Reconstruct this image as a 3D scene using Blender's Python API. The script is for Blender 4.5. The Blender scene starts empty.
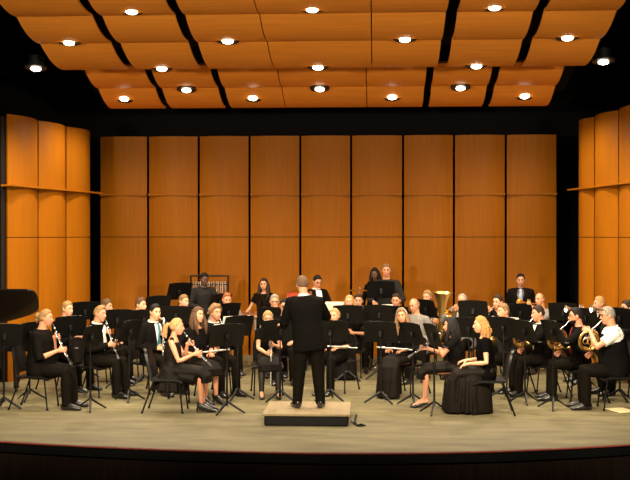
import bpy, math, random
from mathutils import Vector as V, Matrix, noise
random.seed(7)
PI = math.pi
S = bpy.context.scene
COL = S.collection
R = math.radians

# ------------------------------------------------------------------ materials
MATS = {}
def mat(name, rgb, rough=.6, metal=0., var=0., scale=8., spec=.5, stretch=None, bump=0., emit=None, sheen=0.):
    if name in MATS: return MATS[name]
    m = bpy.data.materials.new(name); m.use_nodes = True
    nt = m.node_tree; b = nt.nodes['Principled BSDF']
    b.inputs['Base Color'].default_value = (*rgb, 1)
    b.inputs['Roughness'].default_value = rough
    b.inputs['Metallic'].default_value = metal
    b.inputs['Specular IOR Level'].default_value = spec
    if sheen: b.inputs['Sheen Weight'].default_value = sheen
    if var or bump:
        tc = nt.nodes.new('ShaderNodeTexCoord'); mp = nt.nodes.new('ShaderNodeMapping')
        nt.links.new(tc.outputs['Object'], mp.inputs['Vector'])
        if stretch: mp.inputs['Scale'].default_value = stretch
        n = nt.nodes.new('ShaderNodeTexNoise'); n.inputs['Scale'].default_value = scale; n.inputs['Detail'].default_value = 6
        nt.links.new(mp.outputs[0], n.inputs['Vector'])
        if var:
            r = nt.nodes.new('ShaderNodeValToRGB')
            r.color_ramp.elements[0].position = .3; r.color_ramp.elements[1].position = .7
            r.color_ramp.elements[0].color = (*[c * (1 - var) for c in rgb], 1)
            r.color_ramp.elements[1].color = (*[min(1, c * (1 + var)) for c in rgb], 1)
            nt.links.new(n.outputs['Fac'], r.inputs[0]); nt.links.new(r.outputs[0], b.inputs['Base Color'])
        if bump:
            bp = nt.nodes.new('ShaderNodeBump'); bp.inputs['Strength'].default_value = bump; bp.inputs['Distance'].default_value = .02
            nt.links.new(n.outputs['Fac'], bp.inputs['Height']); nt.links.new(bp.outputs[0], b.inputs['Normal'])
    if emit:
        b.inputs['Emission Color'].default_value = (*emit[0], 1); b.inputs['Emission Strength'].default_value = emit[1]
    MATS[name] = m; return m
def c255(r, g, b): return tuple(((x / 255) / 12.92 if x / 255 <= .04045 else ((x / 255 + .055) / 1.055) ** 2.4) for x in (r, g, b))

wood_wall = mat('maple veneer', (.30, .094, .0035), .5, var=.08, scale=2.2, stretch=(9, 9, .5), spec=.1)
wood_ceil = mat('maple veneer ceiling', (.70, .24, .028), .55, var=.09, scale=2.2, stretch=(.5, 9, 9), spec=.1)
black_void = mat('black masking cloth', (.006, .005, .005), .95, spec=.1)
dark_edge = mat('dark panel edge', (.02, .012, .008), .8, spec=.2)
mblack = mat('black enamel', (.004, .004, .004), .5, spec=.3)
mstand = mat('matte black steel', (.0035, .003, .0025), .42, spec=.25)
mchair = mat('black chair plastic', (.005, .0042, .0038), .36, spec=.35)
mpiano = mat('polished ebony', (.008, .007, .007), .12, spec=.6)
mpaper = mat('cream paper', (.80, .74, .60), .8)
mgold = mat('lacquered brass', (.88, .58, .20), .3, 1.)
msilver = mat('silver plate', (.95, .92, .88), .36, 1.)
mgrena = mat('dark grenadilla wood', (.014, .011, .010), .3)
mbassoon = mat('red maple bassoon wood', (.34, .08, .03), .25, var=.2)
mcream = mat('cream laminate', (.78, .68, .48), .6)
mrosewood = mat('rosewood bars', (.26, .085, .03), .35, var=.25, scale=20)
mreddrum = mat('red wood shell', (.25, .035, .015), .35, var=.2)
mdrumhead = mat('white drumhead', (.80, .76, .66), .6)
mredtrim = mat('red edge strip', (.36, .07, .05), .6)

# ------------------------------------------------------------------ mesh building
class MB:
    def __init__(s): s.v = []; s.f = []; s.m = []; s.k = 0
    def add(s, vs, fs, k=None):
        o = len(s.v); s.v += [tuple(v) for v in vs]
        s.f += [tuple(i + o for i in f) for f in fs]; s.m += [s.k if k is None else k] * len(fs)
    def box(s, c, d, rot=None, k=None):
        M = rot.to_matrix().to_3x3() if isinstance(rot, Matrix) is False and rot is not None else (rot.to_3x3() if rot is not None else Matrix.Identity(3))
        hx, hy, hz = d[0] / 2, d[1] / 2, d[2] / 2; b = min(hx, hy, hz) * .25
        vs = []; idx = {}
        for ax in range(3):
            for i, sx in enumerate((-1, 1)):
                for j, sy in enumerate((-1, 1)):
                    for l, sz in enumerate((-1, 1)):
                        p = [sx * (hx - (0 if ax == 0 else b)), sy * (hy - (0 if ax == 1 else b)), sz * (hz - (0 if ax == 2 else b))]
                        idx[ax, i, j, l] = len(vs); vs.append(V(c) + M @ V(p))
        fs = []
        for ax in range(3):
            for sd in (0, 1):
                q = []
                for a, bb in ((0, 0), (1, 0), (1, 1), (0, 1)):
                    t = [0, 0, 0]; t[ax] = sd; t[(ax + 1) % 3] = a; t[(ax + 2) % 3] = bb; q.append(idx[(ax, *t)])
                fs.append(q if sd else q[::-1])
        for e in range(3):
            u, w = (e + 1) % 3, (e + 2) % 3
            for a in (0, 1):
                for bb in (0, 1):
                    t0 = [0, 0, 0]; t1 = [0, 0, 0]; t0[u] = t1[u] = a; t0[w] = t1[w] = bb; t1[e] = 1
                    fs.append([idx[(u, *t0)], idx[(u, *t1)], idx[(w, *t1)], idx[(w, *t0)]])
        for i in (0, 1):
            for j in (0, 1):
                for l in (0, 1): fs.append([idx[0, i, j, l], idx[1, i, j, l], idx[2, i, j, l]])
        s.add(vs, fs, k)
    def tube(s, pts, rad, n=10, side=None, k=None, caps=True, rnd=False):
        pts = [V(p) for p in pts]; N = len(pts)
        if not isinstance(rad, (list, tuple)): rad = [rad] * N
        rad = [(r, r) if not isinstance(r, (list, tuple)) else r for r in rad]
        if rnd:
            for end in (0, 1):
                p, q = (pts[0], pts[1]) if not end else (pts[-1], pts[-2]); r = rad[0] if not end else rad[-1]
                d = (p - q).normalized(); m = min(r)
                ex = [(p + d * m * .6, (r[0] * .8, r[1] * .8)), (p + d * m * .95, (r[0] * .32, r[1] * .32))]
                for a, b in ex:
                    if end: pts.append(a); rad.append(b)
                    else: pts.insert(0, a); rad.insert(0, b)
            N = len(pts)
        vs = []; u = None
        for i in range(N):
            t = (pts[min(i + 1, N - 1)] - pts[max(i - 1, 0)])
            t = t.normalized() if t.length > 1e-9 else V((0, 0, 1))
            if side is not None: u = V(side)
            elif u is None: u = V((1, 0, 0)) if abs(t.x) < .8 else V((0, 1, 0))
            u2 = u - t * u.dot(t)
            if u2.length < 1e-5: u2 = t.orthogonal()
            u2.normalize(); u = u2; w = t.cross(u2)
            for j in range(n):
                a = 2 * PI * j / n; vs.append(pts[i] + u2 * (rad[i][0] * math.cos(a)) + w * (rad[i][1] * math.sin(a)))
        fs = [(i * n + j, i * n + (j + 1) % n, (i + 1) * n + (j + 1) % n, (i + 1) * n + j) for i in range(N - 1) for j in range(n)]
        if caps: fs.append(tuple(range(n))[::-1]); fs.append(tuple(range((N - 1) * n, N * n)))
        s.add(vs, fs, k)
    def ell(s, c, r, M=None, nu=14, nv=9, k=None):
        c = V(c); vs = []
        for i in range(nv + 1):
            th = PI * i / nv
            for j in range(nu):
                ph = 2 * PI * j / nu
                p = V((r[0] * math.sin(th) * math.cos(ph), r[1] * math.sin(th) * math.sin(ph), r[2] * math.cos(th)))
                vs.append(c + (M @ p if M else p))
        fs = [((i) * nu + j, (i + 1) * nu + j, (i + 1) * nu + (j + 1) % nu, i * nu + (j + 1) % nu) for i in range(nv) for j in range(nu)]
        s.add(vs, fs, k)
    def prism(s, poly, z0, z1, k=None):
        n = len(poly); vs = [(*p, z0) for p in poly] + [(*p, z1) for p in poly]
        fs = [tuple(range(n))[::-1], tuple(range(n, 2 * n))] + [(i, (i + 1) % n, n + (i + 1) % n, n + i) for i in range(n)]
        s.add(vs, fs, k)
    def grid_slab(s, fn, nu, nv, th, k=None):
        """a curved sheet of real thickness: fn(u,v) -> (point, normal)"""
        vs = []
        for side in (0, 1):
            for i in range(nu + 1):
                for j in range(nv + 1):
                    p, nn = fn(i / nu, j / nv); vs.append(V(p) - V(nn) * (th if side else 0))
        o = (nu + 1) * (nv + 1); I = lambda i, j: i * (nv + 1) + j
        fs = []
        for i in range(nu):
            for j in range(nv):
                a = (I(i, j), I(i + 1, j), I(i + 1, j + 1), I(i, j + 1)); fs.append(a); fs.append(tuple(x + o for x in a[::-1]))
        for i in range(nu):
            fs.append((I(i, 0), I(i, 0) + o, I(i + 1, 0) + o, I(i + 1, 0))); fs.append((I(i, nv), I(i + 1, nv), I(i + 1, nv) + o, I(i, nv) + o))
        for j in range(nv):
            fs.append((I(0, j), I(0, j + 1), I(0, j + 1) + o, I(0, j) + o)); fs.append((I(nu, j), I(nu, j) + o, I(nu, j + 1) + o, I(nu, j + 1)))
        s.add(vs, fs, k)
    def build(s, name, mats, parent=None, smooth=True, recalc=True):
        me = bpy.data.meshes.new(name); me.from_pydata(s.v, [], s.f)
        mats = mats if isinstance(mats, (list, tuple)) else [mats]
        for m in mats: me.materials.append(m)
        me.polygons.foreach_set('material_index', s.m)
        me.polygons.foreach_set('use_smooth', [smooth] * len(me.polygons))
        if recalc:
            import bmesh
            bm = bmesh.new(); bm.from_mesh(me); bmesh.ops.recalc_face_normals(bm, faces=bm.faces); bm.to_mesh(me); bm.free()
        me.update()
        if smooth: me.set_sharp_from_angle(angle=R(42))
        o = bpy.data.objects.new(name, me); COL.objects.link(o)
        if parent: o.parent = parent
        return o
def tag(o, label=None, cat=None, group=None, kind=None):
    if label: o['label'] = label
    if cat: o['category'] = cat
    if group: o['group'] = group
    if kind: o['kind'] = kind
    return o
def empty(name, loc=(0, 0, 0), rz=0, label=None, cat=None, group=None, kind=None):
    o = bpy.data.objects.new(name, None); COL.objects.link(o); o.empty_display_size = .1
    o.location = loc; o.rotation_euler = (0, 0, rz); tag(o, label, cat, group, kind); return o
def kids(o): return [c for c in COL.objects if c.parent is o]
def copy_tree(o, kidmap, parent=None):
    c = o.copy(); COL.objects.link(c)
    if parent: c.parent = parent
    for ch in kidmap.get(o.name, ()): copy_tree(ch, kidmap, c)
    return c
def kidmap_of(root):
    km = {}
    for o in COL.objects:
        if o.parent: km.setdefault(o.parent.name, []).append(o)
    return km
# union + smoothing of overlapping closed shells, done for all queued meshes at once
QUEUE = []
def queue(o, voxel, it=4, post=None): QUEUE.append((o, voxel, it, post))
def flush():
    for o, vx, it, _ in QUEUE:
        m = o.modifiers.new('union', 'REMESH'); m.mode = 'VOXEL'; m.voxel_size = vx; m.use_smooth_shade = True
        if it: m2 = o.modifiers.new('relax', 'SMOOTH'); m2.iterations = it; m2.factor = .5
    dg = bpy.context.evaluated_depsgraph_get(); dg.update()
    for o, vx, it, post in QUEUE:
        old = o.data; me = bpy.data.meshes.new_from_object(o.evaluated_get(dg)); mats = list(old.materials)
        o.modifiers.clear(); o.data = me; me.name = o.name
        me.materials.clear()
        for m in mats: me.materials.append(m)
        me.polygons.foreach_set('use_smooth', [True] * len(me.polygons))
        me.polygons.foreach_set('material_index', [0] * len(me.polygons))
        if post: post(o)
        bpy.data.meshes.remove(old)
    QUEUE.clear()

# ------------------------------------------------------------------ camera
F = 1110.
cd = bpy.data.cameras.new('camera'); cam = bpy.data.objects.new('camera', cd); COL.objects.link(cam)
cd.sensor_width = 36; cd.lens = 36 * F / 630; cd.clip_end = 200
cam.location = (.92, -13.9, 2.4)
cam.rotation_euler = (PI / 2 - math.atan2(5, F), 0, math.atan2(61, F))
S.camera = cam

# ------------------------------------------------------------------ setting: floor, shell, ceiling
def edge_y(x): return -1.66 + .055 * (x - .3) ** 2 * (1 if x > .3 else .62)
floor_m = mat('worn stage floor', (.165, .140, .073), .6, var=.28, scale=1.5, stretch=(.8, 3.0, 1), spec=.12)
apron_m = mat('worn apron floor', (.142, .121, .063), .6, var=.30, scale=1.7, stretch=(.7, 2.4, 1), spec=.25)
mb = MB()
xs = [-5.4 + i * .3 for i in range(37)]
poly = [(x, edge_y(x)) for x in xs] + [(5.4, .80), (-5.4, .80)]
mb.prism(poly, -.1, 0); tag(mb.build('floor_apron', apron_m, smooth=False), 'lighter worn wooden apron strip along the front of the stage', kind='structure')
mb = MB(); mb.box((0, 5.205, -.05), (15, 8.79, .1)); fl = mb.build('floor', floor_m, smooth=False); tag(fl, 'worn grey-brown wooden stage floor', kind='structure')
mb = MB()
mb.grid_slab(lambda u, v: ((-5.4 + 10.8 * u, edge_y(-5.4 + 10.8 * u) - .012, -.016 + .014 * v), (0, -1, 0)), 40, 1, -.012)
tag(mb.build('trim_1', mredtrim), 'thin red strip along the curved stage edge', kind='structure')
fascia_m = mat('dark brown fascia wood', (.014, .007, .0045), .7, var=.3, scale=3, stretch=(8, 8, .6), spec=.1)
mb = MB(); mb.grid_slab(lambda u, v: ((-5.4 + 10.8 * u, edge_y(-5.4 + 10.8 * u) + .02, -.9 + .78 * v), (0, -1, 0)), 40, 1, .05)
tag(mb.build('wall_front', fascia_m), 'dark wooden front of the stage below the edge', kind='structure')
mb = MB(); mb.grid_slab(lambda u, v: ((-5.4 + 10.8 * u, edge_y(-5.4 + 10.8 * u) - .005, -.125 + .09 * v), (0, -1, 0)), 40, 1, .05)
tag(mb.build('trim_2', mblack), 'black band under the stage edge', kind='structure')
for nm, c, d in (('wall_rear', (0, 9.7, 3), (20, .2, 9)), ('wall_offstage_left', (-9.2, 4, 3), (.2, 12, 9)), ('wall_offstage_right', (9.2, 4, 3), (.2, 12, 9)), ('ceiling_void', (0, 4, 7.6), (20, 12, .2))):
    mb = MB(); mb.box(c, d); tag(mb.build(nm, black_void, smooth=False), kind='structure')

ZL, ZS, ZT = 3.19, 2.36, 4.37          # ledge, seam, top of the shell
def shell_panel(a, b, bulge, zt, parent, nrm, zl=ZL):
    """one convex veneered panel between plan points a and b, in three stacked sheets"""
    a, b, nrm = V((*a, 0)), V((*b, 0)), V((*nrm, 0)).normalized()
    pn = None
    for z0, z1, nm in ((.0, ZS - .006, 'shell_panel'), (ZS + .006, zl - .0, 'middle_sheet'), (zl + .03, zt, 'upper_sheet')):
        def fn(u, v, z0=z0, z1=z1):
            w = 1 - (2 * u - 1) ** 2
            p = a.lerp(b, u) + nrm * (bulge * w); p.z = z0 + (z1 - z0) * v
            d = (b - a).normalized(); s = -bulge * 4 * (2 * u - 1) / (b - a).length
            return p, (nrm - d * s).normalized()
        m_ = MB(); m_.grid_slab(fn, 14, 1, .03)
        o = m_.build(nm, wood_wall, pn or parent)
        if pn is None: pn = o
    return pn
def ledge(pts, dep, parent, nrm, z=ZL):
    m_ = MB(); n = V((*nrm, 0)).normalized()
    q = [V((*p, 0)) for p in pts]
    poly = [tuple((p + n * dep)[:2]) for p in q] + [tuple((p - n * .05)[:2]) for p in reversed(q)]
    m_.prism(poly, z, z + .03); return m_.build('ledge', wood_wall, parent, smooth=False)
back = tag(empty('wall_back', (0, 0, 0)), 'rear wall of nine convex maple shell panels with a ledge', kind='structure')
bx = [-4.63, -3.645, -2.62, -1.60, -.585, .427, 1.455, 2.457, 3.473, 4.48]
for i in range(9): shell_panel((bx[i] + .022, 8.15), (bx[i + 1] - .022, 8.15), .09, ZT, back, (0, -1))
for i in range(9): ledge([(bx[i] + .022, 8.15), (bx[i + 1] - .022, 8.15)], .115, back, (0, -1))
wl = tag(empty('wall_left'), 'angled left side wall of convex maple shell panels', kind='structure')
L = [(-5.07, 3.85), (-4.89, 4.93), (-4.70, 5.98), (-4.52, 7.02)]
def inset(a, b, g=.022):
    d = (V(b) - V(a)).normalized() * g; return tuple(V(a) + d), tuple(V(b) - d)
for i in range(3): shell_panel(*inset(L[i], L[i + 1]), .10, ZT, wl, (1, -.17))
m_ = MB(); m_.grid_slab(lambda u, v: ((L[0][0] + (L[3][0] - L[0][0]) * u - .06, L[0][1] + (L[3][1] - L[0][1]) * u, ZT * v * .99), (1, -.17, 0)), 2, 1, .05); m_.build('backing_frame', dark_edge, wl)
ledge([(-5.09, 3.75), (-4.50, 7.25)], .17, wl, (1, -.17))
wr = tag(empty('wall_right'), 'angled right side wall of convex maple shell panels', kind='structure')
Q = [(4.68, 6.94), (4.80, 6.10), (4.99, 5.02), (5.18, 3.9)]
for i in range(3): shell_panel(*inset(Q[i], Q[i + 1]), .10, 4.50, wr, (-1, -.17), 3.23)
m_ = MB(); m_.grid_slab(lambda u, v: ((Q[0][0] + (Q[3][0] - Q[0][0]) * u + .06, Q[0][1] + (Q[3][1] - Q[0][1]) * u, ZT * v * .99), (-1, -.17, 0)), 2, 1, .05); m_.build('backing_frame', dark_edge, wr)
ledge([(4.66, 7.15), (5.20, 3.8)], .17, wr, (-1, -.17), 3.23)
ce = tag(empty('ceiling'), 'two stepped tiers of curved maple ceiling panels with dark slots', kind='structure')
front_cols = [(-3.87, -2.85), (-2.71, -1.74), (-1.60, -.62), (-.605, .85), (.865, 1.83), (1.98, 2.96), (3.10, 4.03)]
rear_cols = [(-3.88, -2.89), (-2.77, -1.80), (-1.68, -.70), (-.685, .75), (.765, 1.74), (1.86, 2.80), (2.93, 3.95)]
def cloud(rows, cols):
    for (y0, z0), (y1, z1) in zip(rows, rows[1:]):
        for x0, x1 in cols:
            def fn(u, v):
                w = 1 - (2 * v - 1) ** 2; g = (z1 - z0) / (y1 - y0)
                return (x0 + (x1 - x0) * u, y0 + (y1 - y0) * v, z0 + (z1 - z0) * v - .075 * w), (0, g * .7, -1)
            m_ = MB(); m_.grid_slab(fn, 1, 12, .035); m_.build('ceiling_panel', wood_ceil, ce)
cloud([(2.9, 4.93), (1.73, 5.13), (.68, 5.31), (-.38, 5.49), (-1.45, 5.68), (-2.5, 5.87)], front_cols)
cloud([(6.1, 4.70), (5.1, 4.935), (4.1, 5.17)], rear_cols)
# unseen black sheets added above the slots to keep them dark
for nm, r0, r1 in (('ceiling_mask', (6.3, 5.0), (3.0, 5.75)), ('ceiling_mask', (3.1, 5.3), (-2.6, 6.3))):
    mb = MB(); mb.grid_slab(lambda u, v: ((-4.2 + 8.5 * u, r0[0] + (r1[0] - r0[0]) * v, r0[1] + (r1[1] - r0[1]) * v), (0, 0, -1)), 1, 1, .02)
    mb.build('slot_dark_sheet', black_void, ce)

mb = MB(); mb.box((0, -2.66, 6.75), (18, .06, 1.65)); mb.build('beam_blocker', black_void, ce, smooth=False)  # added out of view to block front beams from the upper rear wall
# ------------------------------------------------------------------ ceiling lamps
mglow = mat('lamp glass', (1, .95, .85), .3, emit=((1, .88, .66), 14.))
def light_proto():
    e = empty('ceiling_light')
    m_ = MB(); m_.tube([(0, 0, .02), (0, 0, -.012), (0, 0, -.014), (0, 0, -.002)], [.165, .165, .140, .125], 28, side=(1, 0, 0), caps=False)
    m_.tube([(0, 0, .002), (0, 0, .012)], [.140, .140], 28); m_.build('recess_shade_ring', mblack, e)  # flat black ring and disc stand in for the recess's shade
    m_ = MB(); m_.ell((0, 0, -.024), (.078, .078, .030), nu=22, nv=10); m_.build('lamp', mglow, e)
    m_ = MB(); m_.tube([(0, 0, .01), (0, 0, .17)], [.11, .11], 18); m_.build('housing', mblack, e)
    return e
lamps = [  # x, y, z of the ceiling there, label
 (-2.25, .38, 5.325, 'leftmost ceiling spotlight of the three at the very top of the photo'), (.10, .38, 5.325, 'middle ceiling spotlight of the three at the very top of the photo'), (2.43, .38, 5.325, 'rightmost ceiling spotlight of the three at the very top of the photo'),
 (-3.40, 1.54, 5.13, 'leftmost of four ceiling spotlights in the second row from the top'), (-1.15, 1.54, 5.13, 'second from left of four ceiling spotlights in the second row'), (1.32, 1.54, 5.13, 'third from left of four ceiling spotlights in the second row'), (3.55, 1.54, 5.13, 'rightmost of four ceiling spotlights in the second row from the top'),
 (-2.31, 2.72, 4.93, 'left ceiling spotlight beside the step between the two ceiling tiers'), (.05, 2.72, 4.93, 'middle ceiling spotlight beside the step between the two ceiling tiers'), (2.41, 2.72, 4.93, 'right ceiling spotlight beside the step between the two ceiling tiers'),
 (-4.25, 2.75, 4.95, 'lone spotlight in the black beyond the left end of the ceiling'), (4.28, 2.75, 4.98, 'lone spotlight in the black beyond the right end of the ceiling'),
 (-2.33, 5.02, 4.905, 'left of the three small spotlights on the rear ceiling tier'), (-.04, 5.02, 4.905, 'middle of the three small spotlights on the rear ceiling tier'), (2.35, 5.02, 4.905, 'right of the three small spotlights on the rear ceiling tier'),
 (-3.5, 5.42, 4.815, 'leftmost large spotlight in the rearmost row of the ceiling'), (-1.23, 5.42, 4.815, 'second large spotlight from left in the rearmost row of the ceiling'), (1.20, 5.42, 4.815, 'third large spotlight from left in the rearmost row of the ceiling'), (3.48, 5.42, 4.815, 'rightmost large spotlight in the rearmost row of the ceiling')]
LAMP_W, WARM = 50., (1., .85, .63)
lp = light_proto(); km = kidmap_of(lp)
for i, (x, y, z, lab) in enumerate(lamps):
    o = lp if i == 0 else copy_tree(lp, km)
    o.location = (x, y, z); o['label'] = lab; o['category'] = 'spotlight'; o['group'] = 'ceiling spotlights'
    o.rotation_euler = (R(-24 if y > 5.3 else -13 if y > 4 else -10), 0, 0)
def spot(loc, target, energy, size, blend=.6, rad=.15, col=WARM):
    d = bpy.data.lights.new('spot', 'SPOT'); d.energy = energy; d.spot_size = R(size); d.spot_blend = blend; d.shadow_soft_size = rad; d.color = col
    o = bpy.data.objects.new('spot_lamp', d); COL.objects.link(o); o.location = loc
    o.rotation_euler = (V(target) - V(loc)).to_track_quat('-Z', 'Y').to_euler(); return o
for x, y, z, lab in lamps:
    spot((x, y, z - .08), (x, y, 0), LAMP_W * (6.5 if abs(x) > 3.3 and y > 2.2 else 1.6 if y > 5.3 else 4), 160 if y > 5.3 else 128, .6, .07)

# ------------------------------------------------------------------ furniture prototypes
def chair_proto():
    e = empty('orchestra_chair')
    m_ = MB(); m_.grid_slab(lambda u, v: ((-.23 + .46 * u, -.21 + .43 * v, .465 - .018 * math.sin(PI * u) * math.sin(PI * v) - (.03 * max(0, v - .8) / .2)), (0, 0, 1)), 8, 8, .03)
    m_.build('seat', mchair, e)
    m_ = MB()
    def bk(u, v):
        w = .205 * (1 - .22 * max(0, 2 * v - 1) ** 3); x = (2 * u - 1) * w
        return (x, -.215 - .09 * v - .0 + .04 * (1 - (2 * u - 1) ** 2) * -1 + .03, (.50) + .36 * v - .02 * (2 * u - 1) ** 4), (0, 1, .2)
    m_.grid_slab(bk, 10, 8, .035); m_.build('backrest', mchair, e)
    for sx in (-1, 1):
        m_ = MB(); m_.tube([(sx * .20, .17, .445), (sx * .215, .22, .0)], .0115, 8); l_ = m_.build('leg', mstand, e); m_ = MB(); m_.tube([(sx * .2142, .2165, .03), (sx * .2155, .2215, .0)], .016, 10); m_.build('foot_glide', mblack, l_)
        m_ = MB(); m_.tube([(sx * .20, -.17, .445), (sx * .225, -.33, .0)], .0115, 8); l_ = m_.build('leg', mstand, e); m_ = MB(); m_.tube([(sx * .2233, -.319, .03), (sx * .225, -.33, .0)], .016, 10); m_.build('foot_glide', mblack, l_)
        m_ = MB(); m_.tube([(sx * .19, -.12, .44), (sx * .195, -.22, .46), (sx * .19, -.25, .56), (sx * .18, -.28, .72)], .011, 8); m_.build('back_support', mstand, e)
    m_ = MB(); m_.tube([(-.20, .17, .437), (.20, .17, .437), (.20, -.17, .437), (-.20, -.17, .437), (-.20, .17, .437)], .0105, 8); m_.build('seat_frame', mstand, e)
    return e
def stand_proto():
    e = empty('music_stand')
    m_ = MB()
    for a in (90, 210, 330):
        d = V((math.cos(R(a)), math.sin(R(a)), 0))
        m_.tube([d * .012 + V((0, 0, .16)), d * .07 + V((0, 0, .12)), d * .17 + V((0, 0, .055)), d * .245 + V((0, 0, .012))], [(.020, .013), (.020, .012), (.018, .010), (.013, .009)], 8)
    m_.build('base', mstand, e)
    m_ = MB(); m_.tube([(0, 0, .1), (0, 0, .60)], .014, 10); m_.tube([(0, 0, .58), (0, 0, .66)], .019, 10); m_.tube([(0, 0, .6), (0, 0, .98)], .009, 8); m_.build('pole', mstand, e)
    # desk: curved sheet, front face looks along +Y, tilted back
    til = R(20); cy, cz = .0, 1.02
    def dk(u, v):
        x = (2 * u - 1) * (.255 - .012 * v); h = (v - .5) * .33 - .018 * (2 * u - 1) ** 2 * v
        curve = -.02 * (2 * u - 1) ** 2
        return (x, cy - h * math.sin(til) - curve * -1, cz + h * math.cos(til)), (0, math.cos(til), math.sin(til))
    m_ = MB(); m_.grid_slab(dk, 12, 6, .006)
    desk = m_.build('desk', mstand, e); m_ = MB()
    m_.grid_slab(lambda u, v: ((-.255 + .51 * u, cy + .165 * math.sin(til) + .055 * v, cz - .165 * math.cos(til) + .012 * v), (0, 0, 1)), 6, 2, .005)
    m_.build('ledge', mstand, desk); m_ = MB(); m_.box((0, -.025, cz - .03), (.05, .04, .09)); m_.build('bracket', mstand, desk)
    return e
chair0, stand0 = chair_proto(), stand_proto()
KM = kidmap_of(None)
used = set()
def place(proto, x, y, rz, label, cat, group, dz=0.):
    o = proto if proto.name not in used else copy_tree(proto, KM)
    used.add(proto.name); o.location = (x, y, 0); o.rotation_euler = (0, 0, rz)
    tag(o, label, cat, group); return o
SHEETS = []
def place_stand(x, y, zc, face, label, sheet=None):
    """face: plan angle (degrees) towards which the desk's music side looks"""
    o = place(stand0, x, y, R(face - 90), label, 'music stand', 'black music stands')
    dz = zc - 1.02
    for ch in kids(o):
        if ch.name.startswith('desk'): ch.location.z = dz
        if ch.name.startswith('pole'): ch.scale.z = 1 + dz / .98
    if sheet:
        til = R(20); cz = zc
        def sk(u, v):
            xx = (2 * u - 1) * .23; h = (v - .5) * .30 - .004; yy = -h * math.sin(til) + .012 + .008 * math.sin(PI * 2 * abs(u - .5))
            return (xx + sheet[1], yy, cz + h * math.cos(til) + .012), (0, math.cos(til), math.sin(til))
        m_ = MB(); m_.grid_slab(sk, 8, 2, .002); s_ = m_.build('sheet_music', mpaper)
        s_.location = (x, y, 0); s_.rotation_euler = (0, 0, R(face - 90)); tag(s_, sheet[0], 'sheet music', 'music on the stands')
    return o
# ------------------------------------------------------------------ people
SKIN = {'fair': (.63, .315, .175), 'pink': (.60, .265, .145), 'tan': (.48, .235, .13), 'dark': (.13, .062, .036), 'olive': (.50, .265, .155)}
def skin(n): return mat('skin ' + n, SKIN[n], .5, var=.05, scale=14, spec=.35)
HAIR = {'black': (.012, .010, .009), 'darkbrown': (.030, .018, .012), 'brown': (.085, .045, .022), 'lightbrown': (.20, .11, .05), 'blond': (.38, .22, .085), 'darkblond': (.27, .155, .06), 'grey': (.25, .215, .17), 'greybrown': (.12, .068, .036), 'red': (.30, .10, .035), 'gold': (.36, .18, .055)}
def hairm(n): return mat('hair ' + n, HAIR[n], .55, var=.45, scale=34, stretch=(3, 3, .6), spec=.12, bump=.4)
CL = {'suit': mat('black suiting', (.005, .0042, .0036), .8, var=.2, scale=40, spec=0.03, bump=.25), 'black': mat('black cotton', (.005, .0042, .0036), .8, var=.2, scale=30, spec=0.04, bump=.25),
      'velvet': mat('black velvet', (.003, .0025, .0025), .9, spec=0.02), 'satin': mat('black dress fabric', (.009, .0065, .0045), .6, var=.15, scale=12, spec=0.08, bump=.2),
      'white': mat('white shirt cotton', (.82, .78, .70), .75, bump=.15, scale=20), 'grey': mat('grey jacket wool', (.20, .18, .16), .8, var=.12, scale=30, spec=.1), 'dkgrey': mat('charcoal cloth', (.022, .020, .018), .75, var=.15, scale=25, bump=.2, spec=.05),
      'trouser': mat('black trouser wool', (.0065, .0050, .0033), .75, var=.2, scale=25, spec=0.03, bump=.25), 'stocking': mat('black stockings', (.02, .014, .012), .5), 'leather': mat('black shoe leather', (.014, .012, .011), .28, spec=.6),
      'teal': mat('teal silk tie', (.05, .14, .17), .4), 'red': mat('dark red tie silk', (.22, .02, .02), .4), 'blue': mat('blue grey tie silk', (.26, .28, .40), .4), 'blacktie': mat('black silk', (.012, .012, .012), .35), 'brownshirt': mat('dark brown shirt', (.0055, .0040, .003),   .75, var=.2, scale=25, bump=.2, spec=.05)}
eye_w = mat('eye white', (.75, .70, .64), .3); eye_d = mat('iris', (.03, .018, .012), .25)
LIPM = {k: mat('lips ' + k, (v[0] * .78, v[1] * .5, v[2] * .55), .45) for k, v in SKIN.items()}
mglass = mat('spectacle frame', (.015, .012, .012), .3)
def sst(x): x = max(0., min(1., x)); return x * x * (3 - 2 * x)
NU, NV = 48, 32
def head_base(d, feat=True):
    x, y, z = d.x * .0755, d.y * .097, d.z * .118
    t = max(0., min(1., (-z - .012) / .1))
    x *= 1 - .30 * t ** 1.3
    if y < 0: y *= 1 - .42 * t
    y += .030 * t ** 1.6
    if y > 0 and feat:
        g = lambda u, s: math.exp(-(u / s) ** 2)
        f = d.y
        y -= .006 * sst(f * 2 - 1)
        y -= .0125 * (g(x - .031, .016) + g(x + .031, .016)) * g(z - .012, .014)
        y += .008 * g(z - .036, .011) * sst(1 - abs(x) / .055)
        nz = sst((.030 - z) / .05) * sst((z + .048) / .012)
        y += .026 * nz * g(x, .0095 + .006 * sst((.0 - z) / .04))
        y += .005 * g(z + .064, .010) * g(x, .026) + .006 * g(z + .1, .014) * g(x, .022)
    return V((x, y, z))
def sphere_dirs():
    out = []
    for i in range(NV + 1):
        th = PI * i / NV
        for j in range(NU):
            ph = 2 * PI * j / NU; out.append(V((math.sin(th) * math.cos(ph), math.sin(th) * math.sin(ph), math.cos(th))))
    return out
DIRS = sphere_dirs()
SFACES = [(i * NU + j, (i + 1) * NU + j, (i + 1) * NU + (j + 1) % NU, i * NU + (j + 1) % NU) for i in range(NV) for j in range(NU)]
HEADV = [head_base(d) for d in DIRS]
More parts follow.
